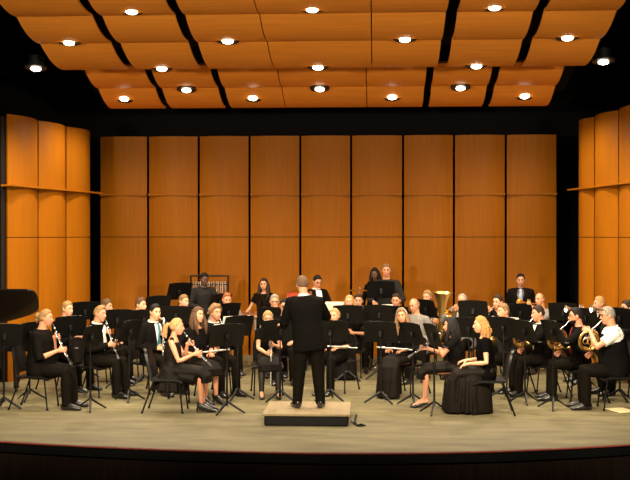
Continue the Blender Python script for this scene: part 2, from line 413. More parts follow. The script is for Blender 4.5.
def lerp_tab(tab, x):
    if x <= tab[0][0]: return tab[0][1]
    for (a, p), (b, q) in zip(tab, tab[1:]):
        if x <= b: return p + (q - p) * (x - a) / (b - a)
    return tab[-1][1]
def hair_mesh(style, T, seed):
    """T maps head-local points to person-local ones"""
    m_ = MB(); vs = []
    for d in DIRS:
        p = head_base(d, False); n = d
        if style in ('long', 'pony', 'bun', 'half'):
            zl = lerp_tab([(-.09, -.085), (-.03, -.06), (.0, -.03), (.03, .02), (.06, .072)], p.y); th = .012
            if style == 'long': zl = lerp_tab([(-.09, -.11), (.0, -.10), (.03, -.02), (.06, .070)], p.y); th = .016
        elif style == 'bald':
            zl = lerp_tab([(-.09, -.055), (-.02, -.03), (.02, .0), (.03, .2)], p.y); th = .009 * sst((.055 - p.z) / .03)
        elif style == 'thin':
            zl = lerp_tab([(-.09, -.06), (-.02, -.03), (.03, .01), (.045, .06), (.06, .10)], p.y); th = .010
        else:
            zl = lerp_tab([(-.09, -.06), (-.03, -.035), (.0, -.012), (.03, .005), (.045, .045), (.06, .073)], p.y); th = .0075 + (.020 * sst((p.z - .05) / .06) * sst((p.y + .06) / .12) if style == 'quiff' else .010 * sst((p.z - .03) / .06))
            if style == 'curly': th = .034
        h = sst((p.z - zl) / .022)
        fr = 34 if style == 'curly' else 55
        nz = noise.noise(p * fr + V((seed, 0, 0)))
        off = -.010 * (1 - h) + h * th * (1 + (.6 if style == 'curly' else .45) * nz)
        vs.append(T(p + n * off))
    m_.add(vs, SFACES)
    rn = random.Random(seed)
    def lock(pts, r): m_.tube([T(V(p)) for p in pts], r, 8, rnd=True)
    if style in ('long', 'half'):
        for a in ((-15, 10, 35, 62, 90, 118, 145, 170, 195) if style == 'long' else (20, 45, 70, 90, 110, 135, 160)):
            c, s = math.cos(R(a)), math.sin(R(a)); j = rn.uniform(-.012, .012)
            fall = .06 if a < 0 or a > 180 else 0
            lock([(c * .07, -s * .085, .03), (c * .088, -s * .10, -.04), (c * .098 + j, -s * .108 + fall * .4, -.12), (c * .098 - j, -s * .105 + fall, -.20), (c * .085 + j, -s * .095 + fall * 1.1, -.285)], [.026, .031, .032, .027, .012])
    if style == 'half':
        for k_ in range(14):
            a = rn.uniform(25, 155); c, s = math.cos(R(a)), math.sin(R(a)); q = rn.uniform(-.20, .0)
            lock([(c * .095, -s * .11, q), (c * .108, -s * .135, q - .02), (c * .09, -s * .14, q - .05), (c * .105, -s * .12, q - .08)], [.014, .018, .018, .008])
    if style == 'pony': lock([(0, -.09, .03), (0, -.135, .025), (.005, -.165, -.02), (-.005, -.165, -.09), (.0, -.15, -.17)], [.022, .028, .036, .034, .012])
    if style == 'bun':
        m_.ell(T(V((0, -.115, .02))), (.045, .042, .042)); lock([(0, -.12, -.01), (.01, -.13, -.05), (0, -.12, -.08)], [.02, .018, .008])
    return m_
def ik(S_, W, a, b, pole):
    d = W - S_; L = d.length
    if L > (a + b) * .995: W = S_ + d * ((a + b) * .995 / L); d = W - S_; L = d.length
    if L < abs(a - b) + .02: L = abs(a - b) + .02
    x = (a * a - b * b + L * L) / (2 * L); h = math.sqrt(max(0, a * a - x * x)); dn = d.normalized()
    p = V(pole) - dn * V(pole).dot(dn); p = p.normalized() if p.length > 1e-4 else dn.orthogonal().normalized()
    return S_ + dn * x + p * h, W
def hold(P, sgn, back=.075, out=.045, down=.012, curl=.75):
    """a hand at object point P; sgn=+1 the right hand coming from +x"""
    P = V(P); W = P + V((sgn * out, -back, -down)); d = (P + V((sgn * .012, .012, 0)) - W).normalized(); n = V((-sgn, .25, 0)); n = (n - d * n.dot(d)).normalized()
    return (W, d, n, curl)
def ring_torso(fem, w=1., belly=0.):
    if fem: t = [(-.12, .15, .10), (-.04, .178, .12), (.06, .158, .11), (.15, .135, .10), (.26, .150, .122), (.36, .158, .105), (.43, .152, .085), (.468, .10, .072), (.498, .056, .056)]
    else: t = [(-.12, .15, .105), (-.04, .172, .12), (.06, .165, .12), (.16, .158, .115), (.28, .174, .122), (.38, .188, .118), (.44, .180, .098), (.480, .125, .082), (.508, .070, .066)]
    return [(z, a * w, b * w + belly * math.exp(-((z - .1) / .14) ** 2)) for z, a, b in t]
ZH = {1: 1.255, 3: 1.25, 4: 1.235, 5: 1.235, 6: 1.23, 10: 1.23, 33: 1.235, 35: 1.225, 37: 1.225, 21: 1.23, 2: 1.23, 7: 1.25, 8: 1.155, 9: 1.25, 11: 1.58, 12: 1.275, 13: 1.49, 14: 1.26, 15: 1.24, 16: 1.155, 17: 1.535, 18: 1.765, 19: 1.17, 20: 1.275, 22: 1.75, 23: 1.675, 24: 1.265, 25: 1.19, 26: 1.25, 27: 1.31, 29: 1.27, 30: 1.145, 31: 1.195, 32: 1.27, 34: 1.565, 36: 1.275, 38: 1.28, 39: 1.29, 40: 1.30}
def person(sp):
    g = sp.get; fem = g('fem', False); k = g('k', .95 if fem else 1.03); sit = not g('stand', False); sk = g('skin', 'fair'); wide = g('w', 1.)
    gh = g('ground', 0.)
    if sp['id'] in ZH: k = (ZH[sp['id']] - .548) / .651 if sit else (ZH[sp['id']] - gh) / 1.572
    ks = k if not sit else 1.
    hipz = .548 if sit else .915 * ks
    lean = R(g('lean', 4 if sit else 2)); u = V((g('side', 0.), math.sin(lean), math.cos(lean))).normalized(); f = V((0, math.cos(lean), -math.sin(lean))); hip = V((0, 0, hipz))
    def T(x, y, z): return hip + V((x * k, 0, 0)) + f * (y * k) + u * (z * k)
    hy, hp = R(g('hyaw', 0)), R(g('hpitch', 4)); Rh = Matrix.Rotation(hy, 3, 'Z') @ Matrix.Rotation(-hp, 3, 'X') @ Matrix.Rotation(R(g('hroll', 0)), 3, 'Y')
    hk = (.935 if fem else .985) * g('hk', 1.)
    hc = T(0, .035, .650)
    TH = lambda p: hc + Rh @ (V(p) * hk)
    M = TH((0, .102, -.062))
    # base position so that the head stands where it should
    az = R(g('face')); Mw = Matrix.Translation((0, 0, gh)) @ Matrix.Rotation(az - PI / 2, 4, 'Z')
    off = Mw.to_3x3() @ V((hc.x, hc.y, 0)); Mw = Matrix.Translation((sp['x'] - off.x, sp['y'] - off.y, 0)) @ Mw
    root = empty('person', Mw.translation, az - PI / 2, sp['label'], 'person', g('group'))
    # what the hands do
    hands, poles = pose_hands(sp, M, T, hipz, k)
    Ss = {1: T(.175 if not fem else .150, 0, .440 if not fem else .428), -1: T(-.175 if not fem else -.150, 0, .440 if not fem else .428)}
    ua, fa = .295 * k, .265 * k
    arms = {}
    for sg in (1, -1):
        W, d, n, c = hands[sg]; E_, W2 = ik(Ss[sg], V(W), ua, fa, poles.get(sg, (sg * .55, -.25, -1))); arms[sg] = (Ss[sg], E_, W2, V(d).normalized(), V(n), c)
    lg = .98 if fem else 1.
    legs = {}
    for sg in (1, -1):
        if sit:
            kx = g('knees', .085 if fem else .13); fo = g('feet', -.11 if g('bottom') == 'long' else .02)
            kn = V((sg * kx, .415 * lg, hipz - .03)); an = V((sg * (kx + (.0 if fem else .01)), .415 * lg + fo * (1 if sg > 0 else g('feet2', 1.)), .095))
            legs[sg] = (V((sg * .085, .01, hipz - .005)), kn, an, V((sg * (.1 if not fem else .03), 1, 0)).normalized())
        else:
            sx = g('stance', .11); legs[sg] = (V((sg * .088, 0, hipz - .02)), V((sg * (sx + .09) / 2, .025, hipz * .53)), V((sg * sx, -.01, .09)), V((sg * .22, 1, 0)).normalized())
    # --- body
    b = MB(); tr = ring_torso(fem, wide * .93)
    b.tube([T(0, 0, z) for z, _, _ in tr], [(a * k, c * k) for _, a, c in tr], 18, side=(1, 0, 0))
    nr = .047 if fem else .058
    b.tube([T(0, -.015, .43), T(0, -.005, .50), T(0, .010, .56), T(0, .018, .63)], [nr * 1.25 * k, nr * k, nr * .95 * k, nr * k], 14)
    lim = .80 if fem else 1.
    for sg in (1, -1):
        S_, E_, W, d, n, c = arms[sg]; aw = lim * g('armw', 1.)
        b.tube([S_, S_.lerp(E_, .25), S_.lerp(E_, .6), E_, E_.lerp(W, .25), E_.lerp(W, .7), W], [.052 * aw, .050 * aw, .045 * aw, .038 * aw, .041 * aw, .033 * aw, .026 * lim], 12, rnd=True)
        s_ = d.cross(n) * (1 if sg > 0 else -1)
        b.tube([W - d * .012, W + d * .025, W + d * .06, W + d * .088], [(.026, .021), (.033, .018), (.039, .017), (.037, .013)], 12, side=s_, rnd=True)
        H, K_, A, ft = legs[sg]; lw = .92 if fem else 1.
        b.tube([H, H.lerp(K_, .5), K_, K_.lerp(A, .3), K_.lerp(A, .7), A], [.078 * lw, .068 * lw, .05 * lw, .052 * lw, .038 * lw, .032 * lw], 12, rnd=True)
        b.tube([A + V((0, 0, -.005)) - ft * .03, A + ft * .06 - V((0, 0, .035)), A + ft * .15 - V((0, 0, .06))], [.035, .034, .022], 10, rnd=True)
    body = b.build('body', [skin(sk), eye_w, eye_d, hairm(g('hairc', 'brown')), LIPM[sk]], root, recalc=False)
    def post(o, sg_arms=arms):
        m_ = MB(); me = o.data
        m_.v = [tuple(v.co) for v in me.vertices]; m_.f = [tuple(p.vertices) for p in me.polygons]; m_.m = [0] * len(m_.f)
        m_.add([TH(p) for p in HEADV], SFACES, 0)
        for sg in (1, -1):
            m_.ell(TH((sg * .077, -.008, .0)), (.010 * hk, .020 * hk, .031 * hk), Rh, 10, 7, 0)
            e = V((sg * .031, .0715, .012)); m_.ell(TH(e), (.0125 * hk, .0115 * hk, .0085 * hk), Rh, 10, 6, 1)
            m_.ell(TH(e + V((0, .0075, 0))), (.0072 * hk,) * 3, Rh, 8, 6, 2)
            m_.tube([TH(V((sg * .016, .0895, .031))), TH(V((sg * .032, .0875, .036))), TH(V((sg * .050, .075, .031)))], [.0042, .0050, .003], 6, k=3)
        m_.tube([TH(V((-.023, .0865, -.062))), TH(V((-.008, .0985, -.060))), TH(V((.008, .0985, -.060))), TH(V((.023, .0865, -.062)))], [(.0025, .0025), (.005, .0042), (.005, .0042), (.0025, .0025)], 6, k=4)
        m_.tube([TH(V((-.020, .087, -.067))), TH(V((0, .099, -.0695))), TH(V((.020, .087, -.067)))], [.0025, .0052, .0025], 6, k=4)
        for sg in (1, -1):
            S_, E_, W, d, n, c = arms[sg]; s_ = d.cross(n) * (1 if sg > 0 else -1); sc = .9 if fem else 1.
            for q, (of, ln) in enumerate(((.030, .070), (.010, .080), (-.010, .074), (-.029, .058))):
                p = W + d * .078 + s_ * of; a = .25 * c; pts = [p]; cc = c * (1 + .12 * q)
                for seg in (.42, .32, .26):
                    p = p + (d * math.cos(a) + n * math.sin(a) + s_ * (of * 1.2)).normalized() * ln * seg * sc; pts.append(p); a += cc
                m_.tube(pts, [.0092 * sc, .0086 * sc, .0078 * sc, .0066 * sc], 8, k=0, rnd=True)
            p0 = W + d * .022 + s_ * .024 + n * .006; p1 = p0 + (s_ * .75 + d * .6 + n * .35).normalized() * .042; p2 = p1 + (s_ * .15 + d * .85 + n * .55).normalized() * .034
            m_.tube([p0 - s_ * .012, p0, p1, p2], [.012, .013, .0105, .0075], 8, k=0, rnd=True)
        mats = list(me.materials); me.clear_geometry(); me.from_pydata(m_.v, [], m_.f)
        me.polygons.foreach_set('material_index', m_.m); me.polygons.foreach_set('use_smooth', [True] * len(me.polygons)); me.update()
    queue(body, g('vox', .0115), 3, post)
    # --- hair, beard, glasses
    hs = g('hair', 'short')
    hair_mesh(hs, TH, sp['id'] * 3.7).build('hair', hairm(g('hairc', 'brown')), root)
    if g('beard'):
        m_ = MB(); vs = []
        for dd in DIRS:
            p = head_base(dd, True); ok = sst((-.044 - p.z) / .02) * sst((p.y + .01) / .03) * (1 - math.exp(-(p.x / .024) ** 2 - ((p.z + .064) / .009) ** 2))
            if g('beard') == 'goatee': ok *= sst((.045 - abs(p.x)) / .012)
            nz = noise.noise(p * 70); vs.append(TH(p + dd * (-.009 * (1 - ok) + ok * (.006 + .004 * nz))))
        m_.add(vs, SFACES); m_.build('beard', hairm(g('hairc', 'brown')), root)
    if g('glasses'):
        m_ = MB()
        for sg in (1, -1):
            m_.tube([TH(V((sg * .033 + .019 * math.cos(a), .098 - .006 * abs(math.cos(a) * sg + 0) + (-.010 if math.cos(a) * sg > .5 else 0), .010 + .014 * math.sin(a)))) for a in [2 * PI * i / 14 for i in range(15)]], .0022, 6)
            m_.tube([TH(V((sg * .052, .086, .014))), TH(V((sg * .078, .03, .012))), TH(V((sg * .080, -.02, .004)))], .002, 6)
        m_.tube([TH(V((-.014, .100, .012))), TH(V((.014, .100, .012)))], .0022, 6)
        m_.build('glasses', mglass, root)
    if g('headband'):
        m_ = MB(); m_.tube([TH(V((.088 * math.cos(a), .01, .01 + .127 * math.sin(a)))) for a in [PI * i / 14 for i in range(15)]], [(.004, .012)] * 15, 8); m_.build('headband', CL['white'], root)
    # --- clothes
    top = g('top', 'suit'); fab = CL[g('fab', {'suit': 'suit', 'shirt': 'black', 'tee': 'black', 'three': 'black', 'sleeveless': 'satin', 'vest': 'white'}[top])]
    infl = {'suit': .026, 'shirt': .016, 'tee': .013, 'three': .013, 'sleeveless': .011, 'vest': .014}[top]
    rings = ring_torso(fem, wide, g('belly', 0.)); lo = g('hem', -.11 if sit else (-.16 if top == 'suit' else -.06))
    if not sit and top == 'suit': rings = [(lo, .185 * wide, .125), (-.12, .182 * wide, .128)] + rings[1:]
    topz = {'suit': .50, 'shirt': .515, 'tee': .475, 'three': .47, 'sleeveless': .44, 'vest': .505}[top]
    rr = [r for r in rings if r[0] <= topz + .02]
    b = MB(); b.tube([T(0, 0, z) for z, _, _ in rr], [((a + infl) * k, (c + infl) * k) for _, a, c in rr], 20, side=(1, 0, 0))
    sl = {'suit': 1., 'shirt': .98, 'tee': .27, 'three': .68, 'sleeveless': .0, 'vest': .33}[top]; sl = g('sleeve', sl)
    sr = (.018 if top == 'suit' else .014) + (.006 if top in ('tee', 'vest') else 0)
    for sg in (1, -1):
        S_, E_, W, d, n, c = arms[sg]; aw = lim * g('armw', 1.)
        if top == 'sleeveless':
            b.tube([T(sg * .105, 0, .38), T(sg * .10, -.005, .45), T(sg * .085, -.01, .475)], [.045, .034, .03], 10, rnd=True); continue
        inn = T(sg * .08, 0, .43)
        path = [S_, S_.lerp(E_, .3), S_.lerp(E_, .65), E_, E_.lerp(W, .3), E_.lerp(W, .7), W]; base = [.056, .053, .049, .045, .045, .038, .031]
        tot = 6; q = sl * tot; pts = [inn, inn.lerp(S_, .6)]; rd = [(.055 + sr) * aw, (.06 + sr) * aw]
        for i_ in range(7):
            if i_ <= q + 1e-6: pts.append(path[i_]); rd.append((base[i_] + sr) * aw)
        fr = q - math.floor(q)
        if fr > .01 and q < tot: i_ = int(q); pts.append(path[i_].lerp(path[i_ + 1], fr)); rd.append((base[i_] * (1 - fr) + base[i_ + 1] * fr + sr + .004) * aw)
        b.tube(pts, rd, 12)
    o = b.build({'suit': 'jacket', 'shirt': 'shirt', 'tee': 'top', 'three': 'top', 'sleeveless': 'bodice', 'vest': 'shirt'}[top], fab, root, recalc=False)
    queue(o, g('vox', .0115), 3)
    garment = o
    def front(x, z, ex=.004):
        a, c = lerp_tab([(r[0], r[1]) for r in rings], z) + infl, lerp_tab([(r[0], r[2]) for r in rings], z) + infl
        return T(x, c * math.sqrt(max(.05, 1 - (x / a) ** 2)) + ex, z)
    def patch(name, m_at, tab, ex=.004, th=.02):
        z0, z1 = tab[0][0], tab[-1][0]
        def fn(uu, v): z = z0 + (z1 - z0) * v; w = lerp_tab(tab, z); return front((2 * uu - 1) * w, z, ex), f
        m_ = MB(); m_.grid_slab(fn, 6, 12, th); return m_.build(name, m_at, garment)
    if top == 'suit' and g('shirtm', 'white'):
        sm = CL[g('shirtm', 'white')]
        patch('shirt_front', sm, [(.14, .008), (.22, .03), (.36, .058), (.46, .062), (.495, .052)])
    if (top == 'suit' and g('shirtm', 'white')) or top == 'vest':
        m_ = MB(); cr = (nr + .012) * k
        m_.tube([T(0, .002, .520) + V((cr * math.cos(a), 0, 0)) + f * (cr * math.sin(a) * 1.05) - u * (.028 * k * (.5 + .5 * math.sin(a)) * .8) for a in [2 * PI * i / 18 for i in range(19)]], [(.017, .007)] * 19, 8, side=u)
        m_.build('collar', CL[g('shirtm', 'white')] if top == 'suit' else CL['white'], garment)
    if g('tie'): patch('tie', CL[g('tie')], [(.12, .004), (.18, .040), (.45, .022), (.50, .020)], .013, .008)
    if g('bow'):
        m_ = MB()
        for sg in (1, -1): m_.tube([front(sg * .004, .500, .022), front(sg * .03, .502, .022), front(sg * .055, .503, .012)], [(.010, .010), (.018, .010), (.022, .007)], 8, side=u, rnd=True)
        m_.build('bow_tie', CL['blacktie'], garment)
    if top == 'vest':
        rv = [r for r in rings if r[0] <= .45]; b = MB(); b.tube([T(0, 0, z) for z, _, _ in rv], [((a * (1 if z < .36 else .93 if z < .42 else .74) + infl + .010) * k, (c + infl + .010) * k) for z, a, c in rv], 20, side=(1, 0, 0))
        for sg in (1, -1): b.tube([T(sg * .115, .07, .38), T(sg * .108, .03, .468), T(sg * .105, -.04, .472), T(sg * .115, -.085, .38)], [(.055, .034)] * 4, 10)
        o = b.build('vest', CL['black'], root, recalc=False); queue(o, .0115, 3)
    bot = g('bottom', 'trousers')
    if bot == 'trousers':
        b = MB(); tk = g('legw', 1.)
        if sit: b.ell((0, -.01, hipz + .025), (.178 * wide, .135, .105))
        else: b.tube([(0, 0, hipz - .12), (0, -.01, hipz - .03), (0, 0, hipz + .10)], [(.165, .11), (.178 * wide, .125), (.165 * wide, .12)], 18, side=(1, 0, 0))
        for sg in (1, -1):
            H, K_, A, ft = legs[sg]
            b.tube([H, H.lerp(K_, .5), K_, K_.lerp(A, .35), A + V((0, 0, .0)), A - V((0, 0, .045))], [.098 * tk, .088 * tk, .073 * tk, .068 * tk, .064, .064], 14, rnd=False)
        o = b.build('trousers', CL[g('bfab', 'trouser')], root, recalc=False); queue(o, .012, 3)
    else:
        b = MB(); b.ell((0, 0, hipz + .03), (.17, .135, .10))
        if bot == 'knee':
            b.tube([(0, -.08, hipz + .03), (0, .08, hipz + .01), (0, .25, hipz + .0), (0, .40, hipz - .015), (0, .475, hipz - .075), (0, .475, hipz - .15)], [(.165, .09), (.175, .098), (.170, .09), (.168, .085), (.172, .075), (.175, .085)], 20, side=(1, 0, 0))
            if g('flare'):
                b.tube([(0, .0, hipz + .02), (0, .0, hipz - .12), (0, -.02, hipz - .26)], [(.175, .15), (.20, .20), (.225, .235)], 20, side=(1, 0, 0))
                for a in range(0, 360, 30): b.tube([(.19 * math.cos(R(a)), .19 * math.sin(R(a)), hipz - .08), (.225 * math.cos(R(a)), -.02 + .24 * math.sin(R(a)), hipz - .27)], [.018, .028], 8)
                b.tube([(0, .12, hipz - .06), (0, .34, hipz - .10)], [(.18, .10), (.19, .10)], 16, side=(1, 0, 0))
        else:
            b.tube([(0, -.08, hipz + .03), (0, .10, hipz + .01), (0, .28, hipz), (0, .40, hipz - .02), (0, .455, hipz - .10), (0, .46, .28), (0, .47, .02)], [(.165, .09), (.175, .098), (.172, .095), (.170, .085), (.175, .075), (.185, .11), (.20, .13)], 20, side=(1, 0, 0))
            b.ell((0, .36, hipz - .05), (.15, .12, .10)); b.tube([(0, .36, hipz - .06), (0, .34, .06)], [(.15, .09), (.16, .10)], 16, side=(1, 0, 0))
            if g('wide'): b.tube([(0, .20, hipz - .03), (0, .20, .28), (0, .21, .02)], [(.172, .22), (.185, .27), (.20, .30)], 24, side=(1, 0, 0))
            for i_ in range(11 if g('wide') else 0):
                a = R(-10 + 20 * i_); x, y = math.cos(a), math.sin(a)
                b.tube([(x * .165, .22 + y * .22, hipz - .08), (x * .18, .22 + y * .28, .28), (x * .20, .22 + y * .33, .02)], [.018, .028, .036], 8)
        o = b.build('skirt', CL[g('bfab', 'satin')], root, recalc=False); queue(o, .012, 3)
        if g('stockings'):
            for sg in (1, -1):
                H, K_, A, ft = legs[sg]; m_ = MB(); m_.tube([H.lerp(K_, .7), K_, K_.lerp(A, .3), K_.lerp(A, .7), A - V((0, 0, .02))], [.066, .055, .056, .042, .037], 12); m_.build('stocking', CL['stocking'], root)
    if bot != 'long':
        for sg in (1, -1):
            H, K_, A, ft = legs[sg]; m_ = MB(); a0 = V((A.x, A.y, 0))
            if g('heels'):
                m_.tube([a0 - ft * .028 + V((0, 0, .135)), a0 - ft * .03 + V((0, 0, .09)), a0 + ft * .035 + V((0, 0, .072)), a0 + ft * .10 + V((0, 0, .044)), a0 + ft * .17 + V((0, 0, .026)), a0 + ft * .21 + V((0, 0, .018))], [(.040, .040), (.045, .048), (.047, .052), (.047, .040), (.040, .024), (.02, .014)], 12, side=ft.cross(V((0, 0, 1))))
                m_.tube([a0 - ft * .06 + V((0, 0, .06)), a0 - ft * .055], [.016, .008], 8)
            elif bot == 'knee':
                m_.tube([a0 - ft * .05 + V((0, 0, .075)), a0 + ft * .02 + V((0, 0, .065)), a0 + ft * .10 + V((0, 0, .03)), a0 + ft * .17 + V((0, 0, .02)), a0 + ft * .20 + V((0, 0, .016))], [(.030, .030), (.036, .032), (.040, .026), (.036, .018), (.02, .012)], 12, side=ft.cross(V((0, 0, 1))))
            else:
                m_.tube([a0 - ft * .075 + V((0, 0, .045)), a0 - ft * .05 + V((0, 0, .05)), a0 + ft * .04 + V((0, 0, .055)), a0 + ft * .12 + V((0, 0, .038)), a0 + ft * .19 + V((0, 0, .028)), a0 + ft * .215 + V((0, 0, .022))], [(.03, .04), (.042, .05), (.046, .055), (.050, .038), (.046, .028), (.025, .016)], 12, side=ft.cross(V((0, 0, 1))))
            m_.build('shoe', CL['leather'], root)
    return root, Mw, M, T, hipz
# ------------------------------------------------------------------ what each player holds
def pose_hands(sp, M, T, hipz, k):
    ins = sp.get('inst'); P = {1: (.55, -.25, -1), -1: (-.55, -.25, -1)}
    flat = lambda sg, x, y, z: (V((x, y, z)), V((-sg * .35, .9, -.12)).normalized(), V((0, -.12, -1)).normalized(), .35)
    if sp.get('hands') == 'custom':
        return sp['hfn'](M, T, hipz), sp.get('poles', P)
    if ins in ('clarinet', 'oboe'):
        a = axis_down(sp); return {-1: hold(M + a * .20, -1), 1: hold(M + a * (.40 if ins == 'clarinet' else .37), 1)}, P
    if ins == 'bass clarinet':
        return {-1: hold(M + V((0, .10, -.25)), -1), 1: hold(M + V((0, .08, -.46)), 1)}, P
    if ins == 'flute lap' or ins == 'flute lap slim':
        return {1: flat(1, .15, .20, hipz + .15), -1: flat(-1, -.13, .21, hipz + .15)}, P
    if ins == 'flute upright':
        return {-1: hold(V((-.02, .45, hipz + .24)), -1), 1: hold(V((.0, .46, hipz + .12)), 1)}, P
    if ins == 'bassoon':
        return {-1: hold(V((-.10, .27, hipz + .36)), -1), 1: hold(V((.11, .22, hipz + .12)), 1)}, P
    if ins == 'horn':
        return {-1: (M + V((-.07, .16, -.14)), V((.35, .75, .35)).normalized(), V((.8, -.2, -.45)).normalized(), .8), 1: (M + V((.16, .08, -.45)), V((-.3, .75, -.5)).normalized(), V((-.9, -.2, .2)).normalized(), .4)}, {1: (.8, -.5, -.6), -1: (-.75, .0, -.75)}
    if ins == 'trumpet':
        return {-1: hold(M + V((0, .22, -.05)), -1, curl=.9), 1: hold(M + V((.0, .20, -.035)), 1, curl=.9, back=.06)}, {1: (.8, 0, -.8), -1: (-.8, 0, -.8)}
    if ins == 'trumpet lap':
        return {-1: hold(V((-.03, .26, hipz + .22)), -1), 1: hold(V((.0, .24, hipz + .17)), 1)}, P
    if ins == 'tuba':
        return {-1: hold(V((-.25, .31, hipz + .36)), -1, out=.0), 1: hold(V((-.16, .33, hipz + .48)), 1)}, P
    if sp.get('stand'):
        if sp.get('hands') == 'play':
            return {1: (T(.20, .33, .16), V((-.25, .9, -.2)).normalized(), V((0, -.2, -1)).normalized(), .8), -1: (T(-.20, .33, .16), V((.25, .9, -.2)).normalized(), V((0, -.2, -1)).normalized(), .8)}, P
        if sp.get('hands') == 'clasp':
            return {1: (T(.10, .22, .02), V((-.9, .3, -.2)).normalized(), V((0, -1, 0)), .4), -1: (T(-.10, .22, .03), V((.9, .3, -.2)).normalized(), V((0, -1, 0)), .4)}, P
        return {1: (T(.24, .05, -.08), V((0, .15, -1)).normalized(), V((-1, 0, 0)), .4), -1: (T(-.24, .05, -.08), V((0, .15, -1)).normalized(), V((1, 0, 0)), .4)}, {1: (.4, -.8, 0), -1: (-.4, -.8, 0)}
    return {1: flat(1, .13, .20, hipz + .12), -1: flat(-1, -.13, .20, hipz + .12)}, P
def axis_down(sp): return V((0, math.sin(R(sp.get('tilt', 27))), -math.cos(R(sp.get('tilt', 27)))))
def inst_root(name, Mw, O, label, cat, group=None):
    e = empty(name, Mw @ O, 0, label, cat, group); e.rotation_euler = Mw.to_euler(); return e
def instrument(sp, Mw, M, T, hipz):
    ins = sp.get('inst'); lab = sp.get('ilabel')
    if not ins or not lab: return
    Z = V((0, 0, 0)); e = None
    def bell(m_, p, d, L, r0, r1, pw=2.4, n=9):
        d = V(d).normalized(); m_.tube([V(p) + d * L * i / n for i in range(n + 1)], [r0 + (r1 - r0) * (i / n) ** pw for i in range(n + 1)], 20, caps=False)
        m_.tube([V(p) + d * L * i / n for i in range(n, -1, -1)], [r0 * .9 + (r1 - .002 - r0 * .9) * (i / n) ** pw for i in range(n, -1, -1)], 20, caps=False)
    if ins in ('clarinet', 'oboe'):
        a = axis_down(sp); Ln = .63 if ins == 'clarinet' else .60; e = inst_root(ins, Mw, M, lab, ins, 'clarinets and oboes')
        m_ = MB(); r = .0125 if ins == 'clarinet' else .0105
        pts = [a * t for t in (.0, .06, .07, .3, .52, Ln - .06, Ln)]; m_.tube(pts, [.006, .013, r, r, r + .001, r + .006, .030 if ins == 'clarinet' else .02], 14); m_.build('body_joint', mgrena, e)
        m_ = MB(); y = a.cross(V((1, 0, 0))).normalized()
        for t in (.075, .135, .31, .50, Ln - .02): m_.tube([a * (t - .006), a * (t + .006)], [r + .0035] * 2, 12)
        for i in range(13):
            t = .15 + i * .027
            if abs(t - .31) < .015: continue
            for q in (-1, 0, 1): m_.ell(a * t - y * (-.0135 if q == 0 else -.007) + V((q * .011, 0, 0)), (.0075, .006, .0075), None, 8, 5)
        for q in (-1, 1): m_.tube([a * .15 + y * .010 + V((q * .011, 0, 0)), a * .49 + y * .010 + V((q * .012, 0, 0))], .0032, 6)
        m_.build('keywork', msilver, e)
    elif ins == 'bass clarinet':
        O = M + V((0, .10, -.15)); e = inst_root('bass_clarinet', Mw, O, lab, 'bass clarinet')
        m_ = MB(); m_.tube([(0, 0, .05), (0, 0, -.3), (0, -.01, -.72)], [.018, .018, .02], 12); m_.build('body_joint', mgrena, e)
        m_ = MB(); m_.tube([M - O, (0, -.03, .125), (0, .0, .135), (0, .015, .11), (0, 0, .04)], [.009, .014, .016, .017, .018], 12); m_.build('neck', msilver, e)
        m_ = MB(); m_.tube([(0, -.01, -.70), (0, .0, -.77), (0, .05, -.80)], [.021, .024, .03], 12, caps=False); bell(m_, (0, .05, -.80), (0, .75, .65), .12, .03, .065); m_.build('bell', msilver, e)
        m_ = MB()
        for i in range(14): m_.ell((.012 * (-1) ** i, .016, .0 - i * .045), (.012, .007, .012), None, 8, 5)
        m_.tube([(.018, .012, 0), (.018, .01, -.65)], .004, 6); m_.build('keywork', msilver, e)
    elif ins.startswith('flute'):
        up = ins == 'flute upright'; O = V((.0, .31, hipz + .17)) if not up else V((-.01, .47, hipz + .20)); e = inst_root('flute', Mw, O, lab, 'flute', 'flutes')
        if up: a, c0 = V((.02, .05, -1)).normalized(), V((-.01, 0, .12))
        else: a, c0 = V((-1, sp.get('fl_y', .12), sp.get('fl_z', .06))).normalized(), V((.32 + sp.get('fl_x', 0), -.03, 0))
        if not up: O2 = V((.0, .0, .0))
        m_ = MB(); m_.tube([c0, c0 + a * .66], [.0115, .0105], 12); m_.tube([c0 + a * .22, c0 + a * .235], .014, 12); m_.tube([c0 + a * .53, c0 + a * .545], .0135, 12); m_.build('tube', msilver, e)
        m_ = MB(); sd = V((0, 0, 1)) if not up else V((0, -1, 0))
        m_.ell(c0 + a * .13 + sd * .008, (.02, .014, .012), None, 10, 6); m_.build('lip_plate', msilver, e)
        m_ = MB()
        for i in range(14): m_.ell(c0 + a * (.26 + i * .022) + sd * .012, (.0085, .0085, .005) if not up else (.0085, .005, .0085), None, 8, 5)
        m_.tube([c0 + a * .25 + sd * .008 + V((0, .009, 0)), c0 + a * .6 + sd * .008 + V((0, .009, 0))], .003, 6); m_.build('keywork', msilver, e)
    elif ins == 'bassoon':
        A0, A1 = V((.17, .17, hipz + .0)), V((-.17, .30, hipz + .55)); e = inst_root('bassoon', Mw, A0, lab, 'bassoon')
        d = A1 - A0; m_ = MB(); m_.tube([Z, d * .35], [(.034, .022)] * 2, 14, rnd=True); m_.tube([d * .33, d * .85, d * 1.0], [.017, .015, .021], 14); m_.tube([d * .33 + V((.02, -.02, .0)), d * .7 + V((.02, -.02, 0))], [.013, .012], 12); m_.build('body_joint', mbassoon, e)
        m_ = MB()
        for t in (.02, .34, .62, .98): m_.tube([d * (t - .012), d * (t + .012)], [.0245 if .3 < t < .9 else .027] * 2, 14)
        m_.tube([d * .7 + V((.02, -.02, 0)), d * .78 + V((.03, -.06, .02)), (M - A0) * .9 + d * .08, M - A0], [.006, .005, .004, .003], 8)
